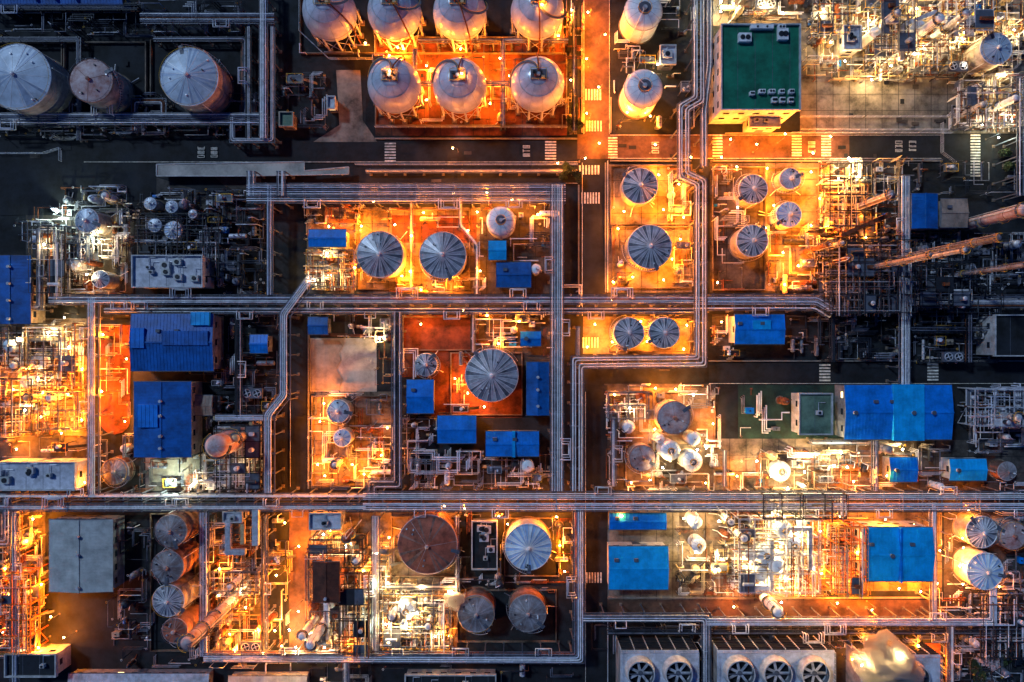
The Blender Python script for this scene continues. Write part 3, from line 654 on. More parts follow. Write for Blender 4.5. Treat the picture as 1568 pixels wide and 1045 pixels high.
# ---------------------------------------------------------------- ducts
def duct(pts,w,z,m='pipe_white'):
    b=MB(); P=[W(*p,z) for p in pts]
    for p,q in zip(P,P[1:]):
        b.beam((*p,z),(*q,z),w,m,w*.9); L=math.hypot(q[0]-p[0],q[1]-p[1]); k=max(1,int(L/1.6))
        for i in range(k+1):
            t=i/k; X=p[0]+(q[0]-p[0])*t;Y=p[1]+(q[1]-p[1])*t
            u=((q[0]-p[0])/L*.08,(q[1]-p[1])/L*.08); b.beam((X-u[0],Y-u[1],z),(X+u[0],Y+u[1],z),w+.2,m,w*.9+.2)
            if i%3==0: b.beam((X,Y,0),(X,Y,z-w*.4),.25,'steel_grey')
    for p in P: b.cbox(p[0],p[1],z-w*.47,w+.05,w+.05,w*.94,m)
    b.finish('flue_gas_duct')
for q in [([(350,800),(350,845),(372,845)],1.6,6,'pipe_silver'),([(392,785),(392,830)],1.8,7,'steel_white'),([(372,800),(372,830)],1.2,5,'pipe_cream'),([(330,640),(385,640),(385,700)],1.0,5,'pipe_cream'),([(1180,830),(1180,900),(1150,900)],1.4,6,'pipe_white'),([(1430,20),(1380,40),(1380,90)],1.2,7,'pipe_silver'),
          ([(500,925),(500,975),(470,975)],1.4,6,'pipe_white'),([(30,520),(100,520)],1.2,6,'pipe_cream'),([(1290,360),(1360,330)],1.2,8,'pipe_rust'),([(1210,810),(1240,810),(1240,870)],1.1,7,'pipe_silver')]: duct(*q)
# ---------------------------------------------------------------- steel frames
def frame(x0,y0,x1,y1,h,levels=3,m='steel_grey',deck=0.5,name='steel_process_structure',seed=0,pal='mix',bay=5.0):
    a=W(x0,y0,h*.5);c=W(x1,y1,h*.5); X0,Y0,X1,Y1=a[0],c[1],c[0],a[1]; b=MB(); rr=random.Random(int(x0+y0*3)+seed)
    nx=max(1,round((X1-X0)/bay));ny=max(1,round((Y1-Y0)/bay))
    xs=[X0+(X1-X0)*i/nx for i in range(nx+1)]; ys=[Y0+(Y1-Y0)*i/ny for i in range(ny+1)]
    for x in xs:
        for y in ys: b.beam((x,y,0),(x,y,h),.3,m)
    for l in range(1,levels+1):
        z=h*l/levels
        for x in xs: b.beam((x,Y0,z-.15),(x,Y1,z-.15),.25,m,.3)
        for y in ys: b.beam((X0,y,z-.18),(X1,y,z-.18),.25,m,.3)
        for i in range(nx):
            for j in range(ny):
                if rr.random()<deck*.7:
                    u0=xs[i]+.13;u1=xs[i+1]-.13;v0=ys[j]+.13;v1=ys[j+1]-.13
                    if rr.random()<.6:
                        if rr.random()<.5:u1=u0+(u1-u0)*rr.uniform(.4,.7)
                        else:v1=v0+(v1-v0)*rr.uniform(.4,.7)
                    b.box(u0,v0,z-.08,u1,v1,z,rr.choice(['steel_grey','steel_grey',m]))
                    q=rr.random(); cx=(u0+u1)/2;cy=(v0+v1)/2
                    if q<.35: b.cyl(cx,cy,z,z+1.6,.7,rr.choice(PAL[pal]),14); b.dome(cx,cy,z+1.6,.7,'pipe_silver',.5,14,3)
                    elif q<.6: b.tube([(xs[i]+.8,cy,z+1),(xs[i+1]-.8,cy,z+1)],.5,rr.choice(PAL[pal]),12)
                    elif q<.8: b.cbox(cx,cy,z,1.4,1.0,1.1,rr.choice(['steel_white','pipe_grey','pipe_rust']))
        for k in range(int(nx*ny*2.2)+2):
            r=rr.uniform(.08,.2); zz=z-rr.uniform(.3,2)*rr.choice((1,1,-.5))
            if rr.random()<.5: y=rr.uniform(Y0,Y1); x=rr.uniform(X0,X1); b.tube([(X0-1,y,zz),(x,y,zz),(x,rr.uniform(Y0,Y1),zz)],r,rr.choice(PAL[pal]),6)
            else: x=rr.uniform(X0,X1); y=rr.uniform(Y0,Y1); b.tube([(x,Y0-1,zz),(x,y,zz),(x,y,max(.3,zz-2)),(rr.uniform(X0,X1),y,max(.3,zz-2))],r,rr.choice(PAL[pal]),6)
    for x in (xs[0],xs[-1]): b.beam((x,ys[0],0),(x,ys[1],h/levels),.14,m)
    for y in (ys[0],ys[-1]): b.beam((xs[0],y,0),(xs[1],y,h/levels),.14,m)
    b.rail(X0,Y0,X1,Y1,h,'yellow_rail' if rr.random()<.4 and m!='steel_dark' else m)
    b.finish(name,((X0+X1)/2,(Y0+Y1)/2,0))
for f in [(1258,372,1385,480,11,3,'steel_dark',.3,'dark'),(1395,405,1470,470,9,2,'steel_dark',.3,'dark'),(1335,10,1385,90,11,3,'steel_grey',.3,'warm'),(1395,70,1440,110,8,2,'steel_grey',.3,'warm'),
          (1445,0,1500,60,12,3,'steel_white',.3,'warm'),(1245,0,1290,60,7,2,'steel_grey',.4,'warm'),(1268,800,1312,900,11,3,'steel_orange',.1,'warm'),(480,820,560,862,9,2,'steel_dark',.35,'warm'),(525,870,570,990,9,2,'steel_dark',.35,'warm'),
          (480,930,525,980,7,2,'steel_grey',.35,'warm'),(1125,790,1245,900,8,2,'steel_white',.15,'warm'),(0,500,50,560,7,2,'steel_dark',.2,'warm'),(55,500,125,590,7,2,'steel_grey',.2,'warm'),(0,580,60,660,7,2,'steel_dark',.2,'warm'),(70,600,130,655,7,2,'steel_grey',.2,'warm'),
          (335,870,400,900,7,2,'steel_grey',.3,'mix'),(340,650,405,745,8,3,'steel_dark',.35,'mix'),(590,905,690,985,6,2,'steel_grey',.2,'warm'),(60,350,110,450,7,2,'steel_dark',.35,'mix'),(110,350,150,400,6,2,'steel_grey',.35,'mix'),
          (1160,752,1215,788,10,2,'steel_dark',0,'dark'),(1220,752,1284,788,10,2,'steel_dark',0,'dark'),(1262,255,1325,350,8,2,'steel_dark',.2,'warm'),(475,385,545,440,6,2,'steel_grey',.3,'warm'),(930,600,990,640,6,2,'steel_grey',.3,'mix'),
          (1480,595,1568,650,8,2,'steel_white',.35,'mix'),(1470,140,1560,195,7,2,'steel_grey',.3,'mix'),(5,870,60,990,8,2,'steel_orange',.2,'warm'),(1490,905,1560,1000,7,2,'steel_dark',.3,'mix'),(220,330,340,425,5,2,'steel_dark',.25,'dark'),(1450,440,1520,480,7,2,'steel_dark',.3,'dark'),(1290,330,1340,365,7,2,'steel_dark',.3,'warm')]:
    frame(*f[:8],pal=f[8])
# ---------------------------------------------------------------- process equipment
def vessel(x,y,r,h,m,rr):
    b=MB(); b.cyl(x,y,0,.3,r+.3,'concrete',12); b.cyl(x,y,.3,h,r,m,16,cap=False); b.dome(x,y,h,r,m,.5,16,4)
    b.cyl(x,y,h+r*.4,h+r*.5+.5,.18,'pipe_grey',8); b.ring(x,y,h*.7,r+.05,.1,m,16)
    a=rr.random()*6.28;c,s=math.cos(a),math.sin(a)
    b.tube([(x,y,h+r*.5+.4),(x+(r+.3)*c,y+(r+.3)*s,h+r*.5+.4),(x+(r+.3)*c,y+(r+.3)*s,.5),(x+(r+2)*c,y+(r+2)*s,.5)],.12,rr.choice(PAL['mix']),6)
    b.finish('pressure_vessel',(x,y,0))
def drum(x,y,r,L,ax,m,rr,z=1.8):
    b=MB(); d=Vector((1,0,0)) if ax else Vector((0,1,0)); p=Vector((x,y,z+r))
    pts=[p-d*(L/2+r*.35),p-d*(L/2+r*.2),p-d*L/2,p+d*L/2,p+d*(L/2+r*.2),p+d*(L/2+r*.35)]
    b.tube([pts[2],pts[3]],r,m,16)
    b.tube([pts[2],pts[0]],r,m,16,r1=r*.45); b.tube([pts[3],pts[5]],r,m,16,r1=r*.45)
    for s in (-.3,.3):
        q=p+d*L*s; 
        if ax:b.cbox(q.x,q.y,0,.5,r*1.7,z+r*.4,'steel_grey')
        else:b.cbox(q.x,q.y,0,r*1.7,.5,z+r*.4,'steel_grey')
        q=p+d*L*s*.6; b.cyl(q.x,q.y,z+1.9*r,z+2*r+.5,.2,'pipe_grey',8)
    q=p+d*L*.15; b.tube([(q.x,q.y,z+2*r),(q.x,q.y,z+2*r+.8),(q.x+(0 if ax else r+1),q.y+(r+1 if ax else 0),z+2*r+.8),(q.x+(0 if ax else r+1),q.y+(r+1 if ax else 0),.5)],.13,rr.choice(PAL['mix']),6)
    b.finish(rr.choice(['horizontal_drum','heat_exchanger']),(x,y,0))
def pump(x,y,ax,rr):
    b=MB(); d=Vector((1,0,0)) if ax else Vector((0,1,0)); L=rr.uniform(.9,1.5)
    b.cbox(x,y,0,(2*L if ax else 1.1),(1.1 if ax else 2*L),.35,'concrete')
    p=Vector((x,y,.9)); m=rr.choice(['pipe_grey','pipe_dark','pipe_white','roof_blue','pipe_rust','pipe_cream'])
    b.tube([p-d*L*.8,p],.42,m,12); b.tube([p,p+d*L*.35],.15,'pipe_silver',8); b.tube([p+d*L*.35,p+d*L*.7],.55,'pipe_silver',12)
    q=p+d*L*.52; b.tube([q,q+Vector((0,0,1.6)),q+Vector((0,0,1.6))+d*2],.14,'pipe_silver',6)
    b.finish('process_pump',(x,y,0))
def cabinet(x,y,rr):
    b=MB(); w=rr.uniform(1,2.4);d=rr.uniform(.8,1.8);h=rr.uniform(1.4,2.8); m=rr.choice(['steel_white','wall_grey','wall_cream','pipe_grey','steel_white','roof_blue'])
    b.cbox(x,y,0,w+.3,d+.3,.2,'concrete'); b.cbox(x,y,.2,w,d,h,m); b.cbox(x,y,.2+h,w+.2,d+.2,.12,m); b.box(x-w*.4,y-d/2-.04,.4,x-.03,y-d/2-.001,h,'steel_grey'); b.box(x+.03,y-d/2-.04,.4,x+w*.4,y-d/2-.001,h,'steel_grey')
    b.cyl(x,y,h+.3,h+.6,.22,'steel_dark',8)
    b.finish('electrical_cabinet',(x,y,0))
def platform(x,y,rr):
    b=MB(); w=rr.uniform(2.5,5);d=rr.uniform(1.5,3);z=rr.uniform(2,5); m=rr.choice(['steel_grey','steel_dark','steel_grey'])
    b.cbox(x,y,z-.12,w,d,.12,m)
    for i in (-1,1):
        for j in (-1,1): b.beam((x+i*w*.47,y+j*d*.47,0),(x+i*w*.47,y+j*d*.47,z),.2,m)
    b.rail(x-w/2,y-d/2,x+w/2,y+d/2,z,rr.choice(['yellow_rail','steel_white']))
    b.beam((x+w/2,y,z),(x+w/2+z*.9,y,0),.8,m,.1)
    for k in range(3): b.cyl(x+rr.uniform(-w/3,w/3),y+rr.uniform(-d/3,d/3),z,z+rr.uniform(.5,1.5),rr.uniform(.2,.6),rr.choice(PAL['mix']),10)
    b.finish('access_platform',(x,y,0))
def aircooler(x,y,ax,rr):
    b=MB(); w,d=(6,3) if ax else (3,6); z=4
    b.cbox(x,y,z,w,d,1,'steel_grey'); 
    for i in (-1,1):
        for j in (-1,1): b.beam((x+i*w*.45,y+j*d*.45,0),(x+i*w*.45,y+j*d*.45,z),.2,'steel_grey')
        fx,fy=(x+i*1.5,y) if ax else (x,y+i*1.5)
        b.ring(fx,fy,z+1.1,1.15,.12,'steel_white',20); b.cyl(fx,fy,z+1.003,z+1.03,1.1,'steel_dark',20); b.cyl(fx,fy,z+1.03,z+1.3,.25,'steel_white',8)
        for k in range(4): a=k*1.57+.4; b.beam((fx,fy,z+1.2),(fx+1.05*math.cos(a),fy+1.05*math.sin(a),z+1.2),.25,'steel_white',.05)
    b.finish('air_cooler',(x,y,0))
def area(x0,y0,x1,y1,pd=0.10,ed=0.02,pal='mix',seed=0,zmax=4.5):
    a=W(x0,y0);c=W(x1,y1); X0,Y0,X1,Y1=a[0],c[1],c[0],a[1]; A=(X1-X0)*(Y1-Y0); rr=random.Random(int(x0*7+y0)+seed)
    b=MB()
    for i in range(int(A*pd*1.1)):
        x=round(rr.uniform(X0,X1)*2)/2+rr.uniform(-.1,.1); y=round(rr.uniform(Y0,Y1)*2)/2; r=rr.choice([.07,.09,.12,.12,.16,.22]); z=rr.uniform(.4,zmax); m=rr.choice(PAL[pal])
        pts=[(x,y,.1 if rr.random()<.4 else z)]; ax=rr.random()<.5
        if pts[0][2]<z: pts.append((x,y,z))
        for s in range(rr.choice((1,2,2,3))):
            L=rr.uniform(1.5,9)*rr.choice((-1,1))
            if ax:x=min(X1,max(X0,x+L))
            else:y=min(Y1,max(Y0,y+L))
            pts.append((x,y,z)); ax=not ax
            if rr.random()<.2: z=max(.4,z+rr.choice((-1.2,1.2))); pts.append((x,y,z))
        if rr.random()<.5: pts.append((x,y,.1))
        ok=all(free(p[0],p[1],0) for p in pts) and all(free((p[0]+q[0])/2,(p[1]+q[1])/2,0) for p,q in zip(pts,pts[1:]))
        if not ok: continue
        for k in range(rr.choice((1,1,1,2,3))):
            dx=dy=k*(r*2+.18); b.tube([(p[0]+dx,p[1]+dy,p[2]) for p in pts],r,m,6)
        if rr.random()<.5:
            p=pts[len(pts)//2]; b.cyl(p[0],p[1],p[2],p[2]+.6,.07,'pipe_grey',5); b.ring(p[0],p[1],p[2]+.6,.28,.06,rr.choice(['pipe_rust','yellow_rail','pipe_white']),8)
    if b.v: b.finish('process_piping')
    for i in range(int(A*ed)):
        x=rr.uniform(X0+1,X1-1);y=rr.uniform(Y0+1,Y1-1)
        if not free(x,y,1.3): continue
        q=rr.random(); mm=rr.choice(PAL[pal])
        if q<.28: r=rr.uniform(.5,1.3); vessel(x,y,r,rr.uniform(2,6),mm,rr); occ(x-r,y-r,x+r,y+r)
        elif q<.50: drum(x,y,rr.uniform(.4,.9),rr.uniform(2.5,6),rr.random()<.5,mm,rr,rr.uniform(.8,3)); occ(x-1,y-1,x+1,y+1)
        elif q<.76: pump(x,y,rr.random()<.5,rr); occ(x-1,y-1,x+1,y+1)
        elif q<.86: cabinet(x,y,rr); occ(x-1.3,y-1,x+1.3,y+1)
        elif q<.985: platform(x,y,rr)
        else: aircooler(x,y,rr.random()<.5,rr); occ(x-2,y-2,x+2,y+2)
for q in [(0,12,375,58,.10,.006,'dark'),(0,150,400,212,.10,.01,'dark'),(420,120,500,200,.08,.02,'dark'),(0,205,200,216,.1,.01,'dark'),(578,62,866,190,.05,.004,'warm'),(460,60,570,90,.05,.01,'mix'),
(1230,0,1568,125,.16,.05,'warm'),(1450,120,1568,200,.13,.04,'mix'),(1095,0,1225,32,.14,.05,'warm'),(100,290,205,450,.17,.04,'mix'),(40,340,130,450,.17,.04,'mix'),(220,295,410,385,.16,.05,'dark'),(320,385,410,450,.16,.05,'dark'),
(470,320,555,445,.12,.04,'warm'),(560,430,740,448,.14,.05,'warm'),(735,310,848,400,.08,.02,'mix'),(545,325,735,350,.05,.008,'warm'),(1020,262,1056,340,.16,.05,'warm'),(936,262,960,440,.07,.02,'warm'),(1030,350,1056,440,.12,.03,'warm'),
(1090,260,1135,445,.12,.03,'mix'),(1170,350,1250,445,.12,.03,'warm'),(1250,250,1380,360,.14,.04,'warm'),(1255,360,1390,480,.22,.05,'dark'),(1390,360,1568,460,.2,.05,'dark'),(1390,475,1520,555,.22,.05,'dark'),(1270,480,1380,552,.14,.03,'dark'),
(1380,250,1568,300,.06,.01,'dark'),(0,495,132,665,.16,.05,'warm'),(155,500,198,640,.06,.01,'warm'),(330,482,430,640,.12,.03,'dark'),(310,640,405,750,.2,.05,'mix'),(476,482,605,516,.14,.03,'mix'),(478,604,602,744,.11,.03,'mix'),(580,500,603,600,.12,.02,'warm'),
(616,540,720,640,.07,.02,'mix'),(720,482,850,545,.14,.04,'mix'),(615,640,670,745,.16,.04,'mix'),(730,695,848,745,.14,.05,'mix'),(630,690,740,745,.14,.04,'mix'),(928,590,1096,748,.10,.03,'mix'),
(1132,595,1212,668,.03,.035,'mix'),(1095,690,1330,748,.06,.02,'warm'),(1150,690,1300,745,.08,.03,'warm'),(1088,485,1125,550,.12,.04,'mix'),(1200,485,1275,550,.09,.03,'dark'),(1300,680,1450,748,.09,.03,'mix'),(1400,735,1568,750,.1,.02,'mix'),
(0,668,135,704,.07,.02,'mix'),(155,665,225,752,.09,.02,'dark'),(205,700,310,752,.06,.02,'mix'),(-10,785,70,1000,.12,.03,'warm'),(176,790,232,1000,.07,.02,'dark'),(300,790,335,1000,.1,.02,'mix'),(325,785,405,1000,.18,.05,'warm'),(410,785,443,1000,.06,.015,'warm'),(478,815,600,995,.2,.05,'warm'),(585,885,695,995,.2,.06,'warm'),
(590,785,700,800,.1,.02,'mix'),(700,785,772,880,.1,.02,'mix'),(845,790,875,900,.07,.02,'mix'),(1035,785,1260,905,.12,.04,'warm'),(1245,790,1325,905,.07,.02,'warm'),(1430,785,1568,950,.13,.03,'mix'),(905,955,1568,992,.13,.02,'dark'),
(1280,985,1320,1045,.12,.04,'warm'),(1440,970,1568,1045,.13,.03,'dark'),(330,1012,900,1045,.05,.015,'dark'),(1480,592,1568,690,.14,.04,'mix'),(940,0,1058,200,.06,.02,'mix'),(860,0,890,200,.07,.01,'warm'),(1080,180,1110,250,.05,0,'mix'),
(100,1005,320,1030,.03,.01,'dark'),(300,570,410,640,.10,.02,'dark'),(700,880,870,905,.1,.02,'mix'),(60,320,110,350,.12,.03,'mix'),(700,570,720,640,.06,.02,'warm'),(860,440,888,480,.1,.0,'mix')]:
    area(*q)
def fence(pts,h=1.6,m='steel_white',name='chain_fence'):
    b=MB()
    for p,q in zip(pts,pts[1:]):
        p=W(*p);q=W(*q); L=math.hypot(q[0]-p[0],q[1]-p[1]); k=max(1,int(L/2.5))
        for zz in (h,h*.55,.25): b.beam((p[0],p[1],zz),(q[0],q[1],zz),.08,m)
        for i in range(k+1):
            t=i/k; b.beam((p[0]+(q[0]-p[0])*t,p[1]+(q[1]-p[1])*t,0),(p[0]+(q[0]-p[0])*t,p[1]+(q[1]-p[1])*t,h),.12,m)
    b.finish(name)
for f in [[(460,0),(460,50),(505,92),(575,92),(575,58)],[(545,253),(884,253)],[(575,196),(868,196)],[(1225,180),(1320,180)],[(1325,180),(1450,180)],[(1225,200),(1450,200)],[(930,950),(930,1045)],[(1210,205),(1455,205)],[(125,212),(125,60)],
          [(930,248),(930,448)],[(1440,190),(1440,235),(1460,250)],[(0,236),(70,236),(95,228),(95,248)]]: fence(f)
# ---------------------------------------------------------------- trees
def tree(px,py,r,h,leaf='foliage',name='tree'):
    x,y=W(px,py,h*.7); rr=random.Random(int(px*3+py)); b=MB()
    b.tube([(x,y,0),(x+.1,y,h*.3),(x-.1,y+.1,h*.65)],.22,'bark',7,r1=.08)
    cl=[]
    for i in range(7):
        a=rr.random()*6.28;q=r*rr.uniform(.3,.8); p=(x+q*math.cos(a),y+q*math.sin(a),h*rr.uniform(.55,.95)); b.tube([(x,y,h*.4),p],.09,'bark',5,r1=.03); cl.append((p,r*rr.uniform(.3,.55)))
    cl.append(((x,y,h*.9),r*.5))
    for p,q in cl:
        mm=leaf if rr.random()<.6 or leaf=='blossom' else 'foliage_dark'
        for k in range(130):
            v=Vector((rr.gauss(0,1),rr.gauss(0,1),rr.gauss(0,1))).normalized()*q*rr.uniform(.5,1.05); c=Vector(p)+v
            u=Vector((rr.gauss(0,1),rr.gauss(0,1),rr.gauss(0,1))).normalized(); w=u.orthogonal().normalized(); s=rr.uniform(.12,.28)
            b.poly([c-u*s,c+w*s*.7,c+u*s,c-w*s*.7],mm)
    b.finish(name,(x,y,0))
for t in [(872,262,2.2,4),(862,268,1.6,3),(884,272,1.8,3.5),(884,192,1.8,3.5),(874,188,1.5,3),(1508,1012,2.4,4,'blossom'),(1524,1016,2.2,4,'blossom'),(1490,1020,2,3.5),(1538,1010,1.6,3),(1500,1038,2,4),(866,255,1.3,2.5),(880,165,1.3,2.5),(1540,232,1.8,3.5),(1545,255,2,4)]: tree(*t)
# ---------------------------------------------------------------- lamps
def lamp_mesh(h,bulb,kind):
    b=MB(); b.cyl(0,0,0,.3,.3,'concrete',8); b.cyl(0,0,.3,h+.4,.08,'steel_grey',8,r1=.05)
    b.tube([(0,0,h+.3),(.5,0,h+.6),(1.2,0,h+.6)],.05,'steel_grey',5); b.cbox(1.3,0,h+.5,.5,.3,.12,'steel_grey'); b.ball(1.3,0,h+.32,.3,bulb,10,6)
    ob=b.finish('tmp'); me=ob.data; bpy.data.objects.remove(ob); return me
LM={}
COLS={'o':((1.0,0.225,0.008),'bulb_orange'),'w':((1.0,0.62,0.22),'bulb_white'),'g':((0.82,1.0,0.72),'bulb_green')}
LD={}
def lamp(px,py,k='o',p=1.0,h=None):
    rr=random.Random(int(px*5+py*11)); h=h or rr.choice((4,5,6) if k=='o' else (5,6,7))
    x,y=W(px,py,h); 
    if h<12:
        for t in range(40):
            if free(x,y,.6): break
            a=t*.8; x2,y2=W(px,py,h); x=x2+t*.25*math.cos(a); y=y2+t*.25*math.sin(a)
    key=(h,k)
    if key not in LM: LM[key]=lamp_mesh(h,COLS[k][1],k)
    ob=bpy.data.objects.new('street_lamp' if h<12 else 'floodlight_mast',LM[key]); an=rr.random()*6.28; ob.location=(x,y,0); ob.rotation_euler=(0,0,an); COL.objects.link(ob)
    pk=(k,round(p,1))
    if pk not in LD:
        l=bpy.data.lights.new('lamp_light','POINT'); l.color=COLS[k][0]; l.energy=p*LP[k]; l.shadow_soft_size=.25; LD[pk]=l
    lo=bpy.data.objects.new('lamp_light',LD[pk]); lo.parent=ob; lo.location=(1.3,0,h-.25); COL.objects.link(lo)
LP={'o':12000,'w':5600,'g':5000}
for q in [(612,78,1.2),(590,88,.9),(655,95,.9),(668,128,.9),(745,128,1.1),(770,85,1.1),(757,160,.6),(655,160,.5),(700,72,.9),(860,60,.6),(625,60,.7),(560,60,.2),(780,110,.7),
 (905,15,.9),(920,55,.9),(903,95,.8),(922,130,.8),(905,175,.9),(922,215,.8),(890,240,.3),(1098,240,.7),(1125,215,.6),(1200,212,.7),(1240,240,.7),(1275,215,.5),(1060,235,.2),
 (1000,263,1.2),(955,310,.8),(1010,325,1.1),(1040,290,.9),(1045,325,1),(950,345,.6),(970,418,.7),(1035,400,1),(1042,360,.8),(945,425,.5),(1010,432,.4),
 (560,345,1.2),(600,340,.8),(632,355,1),(650,335,.7),(710,360,.6),(620,425,1.2),(650,440,1),(690,436,1.1),(545,405,1.1),(630,410,.8),(735,320,.5),(700,300,.5),(750,300,.7),(790,310,.6),(830,330,.5),(575,315,.3),(510,345,.4),(740,420,.3),
 (1125,262,.2),(1180,262,1),(1235,265,1),(1250,300,1),(1245,340,.9),(1290,300,1),(1320,325,.8),(1275,345,1.1),(1175,345,.7),(1205,385,1),(1228,410,1.1),(1200,438,.7),(1105,435,.2),(1150,345,.6),(1135,310,.2),(1320,360,.4),(1180,310,.6),
 (940,530,1),(990,520,1.2),(990,492,.8),(1045,500,.8),(905,500,.6),(905,535,.7),(1040,535,.7),(640,492,.3),(745,490,.5),(790,488,.5),(785,522,.5),(715,600,.6),(735,625,.5),(690,580,.4),(715,480,.2),
 (490,620,.7),(495,650,.9),(485,705,1),(540,705,.7),(560,720,.7),(500,735,.6),(590,700,.4),(165,512,1),(190,555,1),(163,600,1),(188,640,1),(120,640,1),(15,600,1.2),(70,640,1.2),(100,660,1),(20,655,1),(20,685,.5),(130,560,1.2),(60,600,1),(35,560,1),(110,600,1),(125,740,.2),
 (45,792,1),(48,830,1),(15,870,.9),(60,900,.9),(75,950,.8),(60,985,.7),(15,960,.8),(105,975,.3),(12,905,.8),(425,800,.8),(452,840,.9),(430,880,.8),(455,930,.9),(425,960,.8),(345,870,.8),(370,930,1),(390,965,1.2),(345,970,.9),(330,900,.6),(360,990,.7),(425,990,.6),
 (500,815,.7),(500,850,.7),(560,880,.7),(510,940,.8),(540,990,.6),(590,820,.6),(690,900,.3),(600,990,.5),(690,975,.4),(850,798,1),(862,840,.9),(780,798,.5),(860,880,.4),(760,785,.4),(715,785,.3),(680,800,.3),
 (950,785,.2),(1262,880,.8),(1256,820,.7),(1290,795,.8),(1318,850,1.1),(1318,895,1.1),(1300,905,1),(1350,800,1),(1400,800,1),(1370,898,.9),(1412,900,1),(1438,850,.7),(1436,900,.7),(1230,905,.9),(1130,930,.4),(1180,910,.7),(1280,930,.8),(1340,930,.7),
 (1480,795,.5),(1470,830,.4),(1480,850,.3),(1535,900,.4),(1470,900,.4),(1410,1010,1),(1310,1020,.6),(1400,985,.6),(1330,985,.4),(960,740,.3),(1085,735,.3),(1000,740,.3),(945,600,.2),(1000,600,.6),(1125,735,.6),(1300,738,.6),(1355,735,.5),(1040,600,.6),(1085,650,.5),(1010,660,.5),
 (955,170,.7),(1005,180,.6),(1000,165,.5),(870,20,.7),(868,120,.4),(700,228,.1),(850,245,.2),(1105,500,.3),(600,655,.2),(1000,228,.2),(1160,228,.3),(930,460,.3),(410,1000,.2)]:
    lamp(q[0],q[1],'o',q[2])
for q in [(604,110,.2),(712,108,.2),(834,2,.2)]: lamp(q[0],q[1],'o',q[2],19)
for q in [(500,395,.8),(485,425,.7),(515,420,.7),(578,525,.8),(15,525,1),(70,515,1),(100,535,1),(25,555,1),(55,575,.8),(45,625,.6),(1300,252,1.2),(1320,275,1),(1290,275,.6),
 (1050,800,1),(1060,850,1.1),(1105,850,.8),(1110,800,1),(1150,810,1.8),(1190,795,2.2),(1190,850,2.4),(1225,815,2),(1160,895,2),(1150,870,1.6),(1210,890,1.6),(1235,860,.9),(1190,925,.8),(1225,790,1.6),(1090,880,.6),
 (960,630,.4),(1055,605,.7),(1020,712,.9),(1042,690,1.3),(1080,680,.5),(1160,700,.8),(1175,725,.8),(1225,725,1),(1240,700,1),(1270,715,1),(1215,742,.6),(1375,688,.8),(300,735,.7),(155,365,.8),(75,375,.4),(130,430,.3),(100,480,.4),
 (1130,8,1),(1180,12,1.1),(1205,18,.7),(1110,18,.7),(1255,15,.9),(1275,60,.6),(1300,95,.5),(1325,30,1.2),(1360,105,1.1),(1330,118,.8),(1395,90,1),(1420,70,1.6),(1400,20,1.2),(1460,50,1.6),(1475,95,1),(1500,30,1.2),(1540,110,1.2),(1550,40,1.2),(1525,165,1.3),(1545,190,.9),(1500,185,.4),
 (460,990,1.8),(450,965,.8),(500,985,.8),(480,955,.7),(530,830,.6),(540,915,.6),(610,925,1.6),(640,945,2),(620,965,1.6),(660,975,.8),(590,955,.8),(600,890,.7),(650,905,.6),(375,905,.5),(370,720,.4),(1010,95,.5),(1490,860,.4),(510,800,.3),(570,850,.5),(1290,715,.6),(698,905,.3)]:
    lamp(q[0],q[1],'w',q[2])
for q in [(1322,1012,1.2),(1385,1008,1.0)]: lamp(q[0],q[1],'w',q[2],22)
for q in [(82,328,1.0),(262,742,1.6),(1290,700,.5),(145,360,.4),(1530,205,.4),(580,895,.5),(560,960,.5),(1100,10,.5)]: lamp(q[0],q[1],'g',q[2])
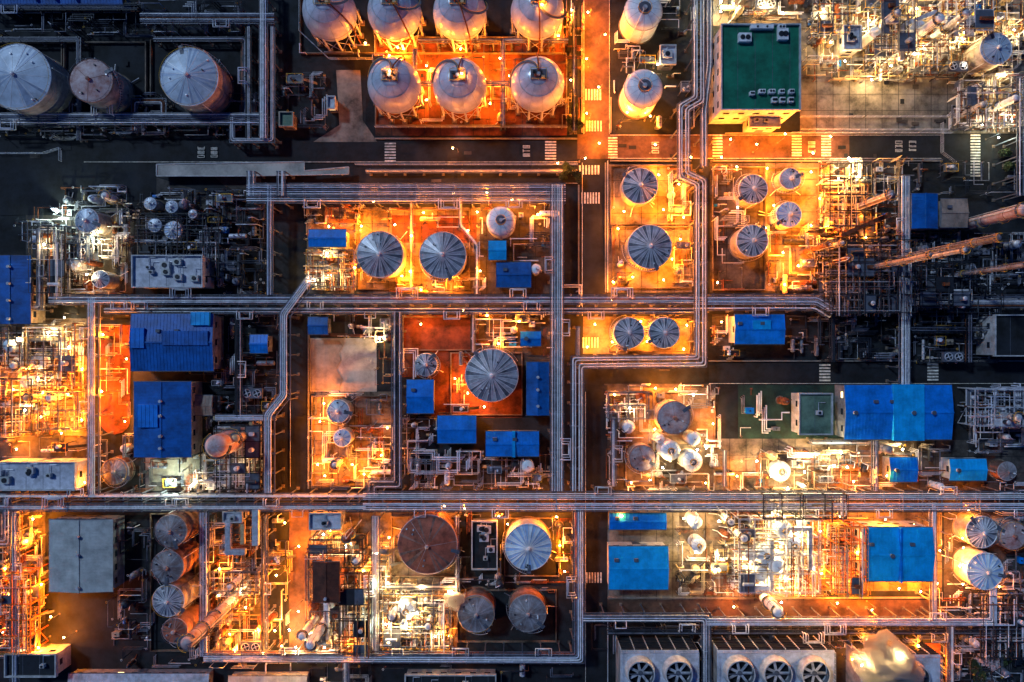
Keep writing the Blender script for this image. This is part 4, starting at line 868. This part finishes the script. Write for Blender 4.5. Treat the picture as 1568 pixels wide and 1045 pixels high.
# ---------------------------------------------------------------- steam
def steam(name,px,py,z,r,dens,sc):
    bm=MB(); x,y=W(px,py,z); bm.ball(0,0,0,1,'steel_white',32,20)
    out=[]
    for v in bm.v:
        V=Vector(v); n=noise.noise(V*1.6+Vector((px,py,0))); k=r*(1+.55*n); out.append((x+V.x*k*1.15,y+V.y*k,z+V.z*k*.8))
    bm.v=out
    m=bpy.data.materials.new(name+'_vapour'); m.use_nodes=True; nt=m.node_tree; nt.nodes.clear()
    o=nt.nodes.new('ShaderNodeOutputMaterial'); v=nt.nodes.new('ShaderNodeVolumePrincipled'); v.inputs['Color'].default_value=(1,.98,.98,1)
    v.inputs['Anisotropy'].default_value=0.1
    g=nt.nodes.new('ShaderNodeNewGeometry'); n=nt.nodes.new('ShaderNodeTexNoise'); n.inputs['Scale'].default_value=sc; n.inputs['Detail'].default_value=3
    q=nt.nodes.new('ShaderNodeMapRange'); q.inputs[1].default_value=.38; q.inputs[2].default_value=.6; q.inputs[3].default_value=.02; q.inputs[4].default_value=dens
    nt.links.new(g.outputs['Position'],n.inputs['Vector']); nt.links.new(n.outputs['Fac'],q.inputs[0]); nt.links.new(q.outputs[0],v.inputs['Density']); nt.links.new(v.outputs[0],o.inputs['Volume'])
    ob=bm.finish(name,(x,y,z)); ob.data.materials.clear(); ob.data.materials.append(m)
steam('steam_plume',1358,1018,17,7.5,1.4,.4)
steam('steam_plume',695,919,8,2.6,1.6,.7)
# ---------------------------------------------------------------- world, sun, camera
sc=bpy.context.scene
w=bpy.data.worlds.new('World'); sc.world=w; w.use_nodes=True; nt=w.node_tree
bg=nt.nodes['Background']; sky=nt.nodes.new('ShaderNodeTexSky'); sky.sky_type='NISHITA'; sky.sun_disc=False
sky.sun_elevation=math.radians(4); sky.sun_rotation=math.radians(-50); sky.ozone_density=6.0
mx=nt.nodes.new('ShaderNodeMixRGB'); mx.blend_type='MULTIPLY'; mx.inputs[0].default_value=1; mx.inputs[2].default_value=(0.48,0.85,1.3,1)
nt.links.new(sky.outputs[0],mx.inputs[1]); nt.links.new(mx.outputs[0],bg.inputs['Color']); bg.inputs['Strength'].default_value=0.09
sun=bpy.data.lights.new('sun','SUN'); sun.energy=1.55; sun.angle=math.radians(6); sun.color=(.60,.80,1.0)
so=bpy.data.objects.new('sun',sun); COL.objects.link(so)
d=Vector((-.6,.5,.8)).normalized(); so.rotation_euler=d.to_track_quat('Z','Y').to_euler()
cam=bpy.data.cameras.new('camera'); co=bpy.data.objects.new('camera',cam); COL.objects.link(co)
co.location=(0,0,H); cam.sensor_width=36; cam.lens=36*H/(1568*S); cam.clip_end=5000; cam.clip_start=1
sc.camera=co
sc.view_settings.view_transform='Standard'; sc.view_settings.look='None'; sc.view_settings.exposure=0
print('OBJ',len(bpy.data.objects))
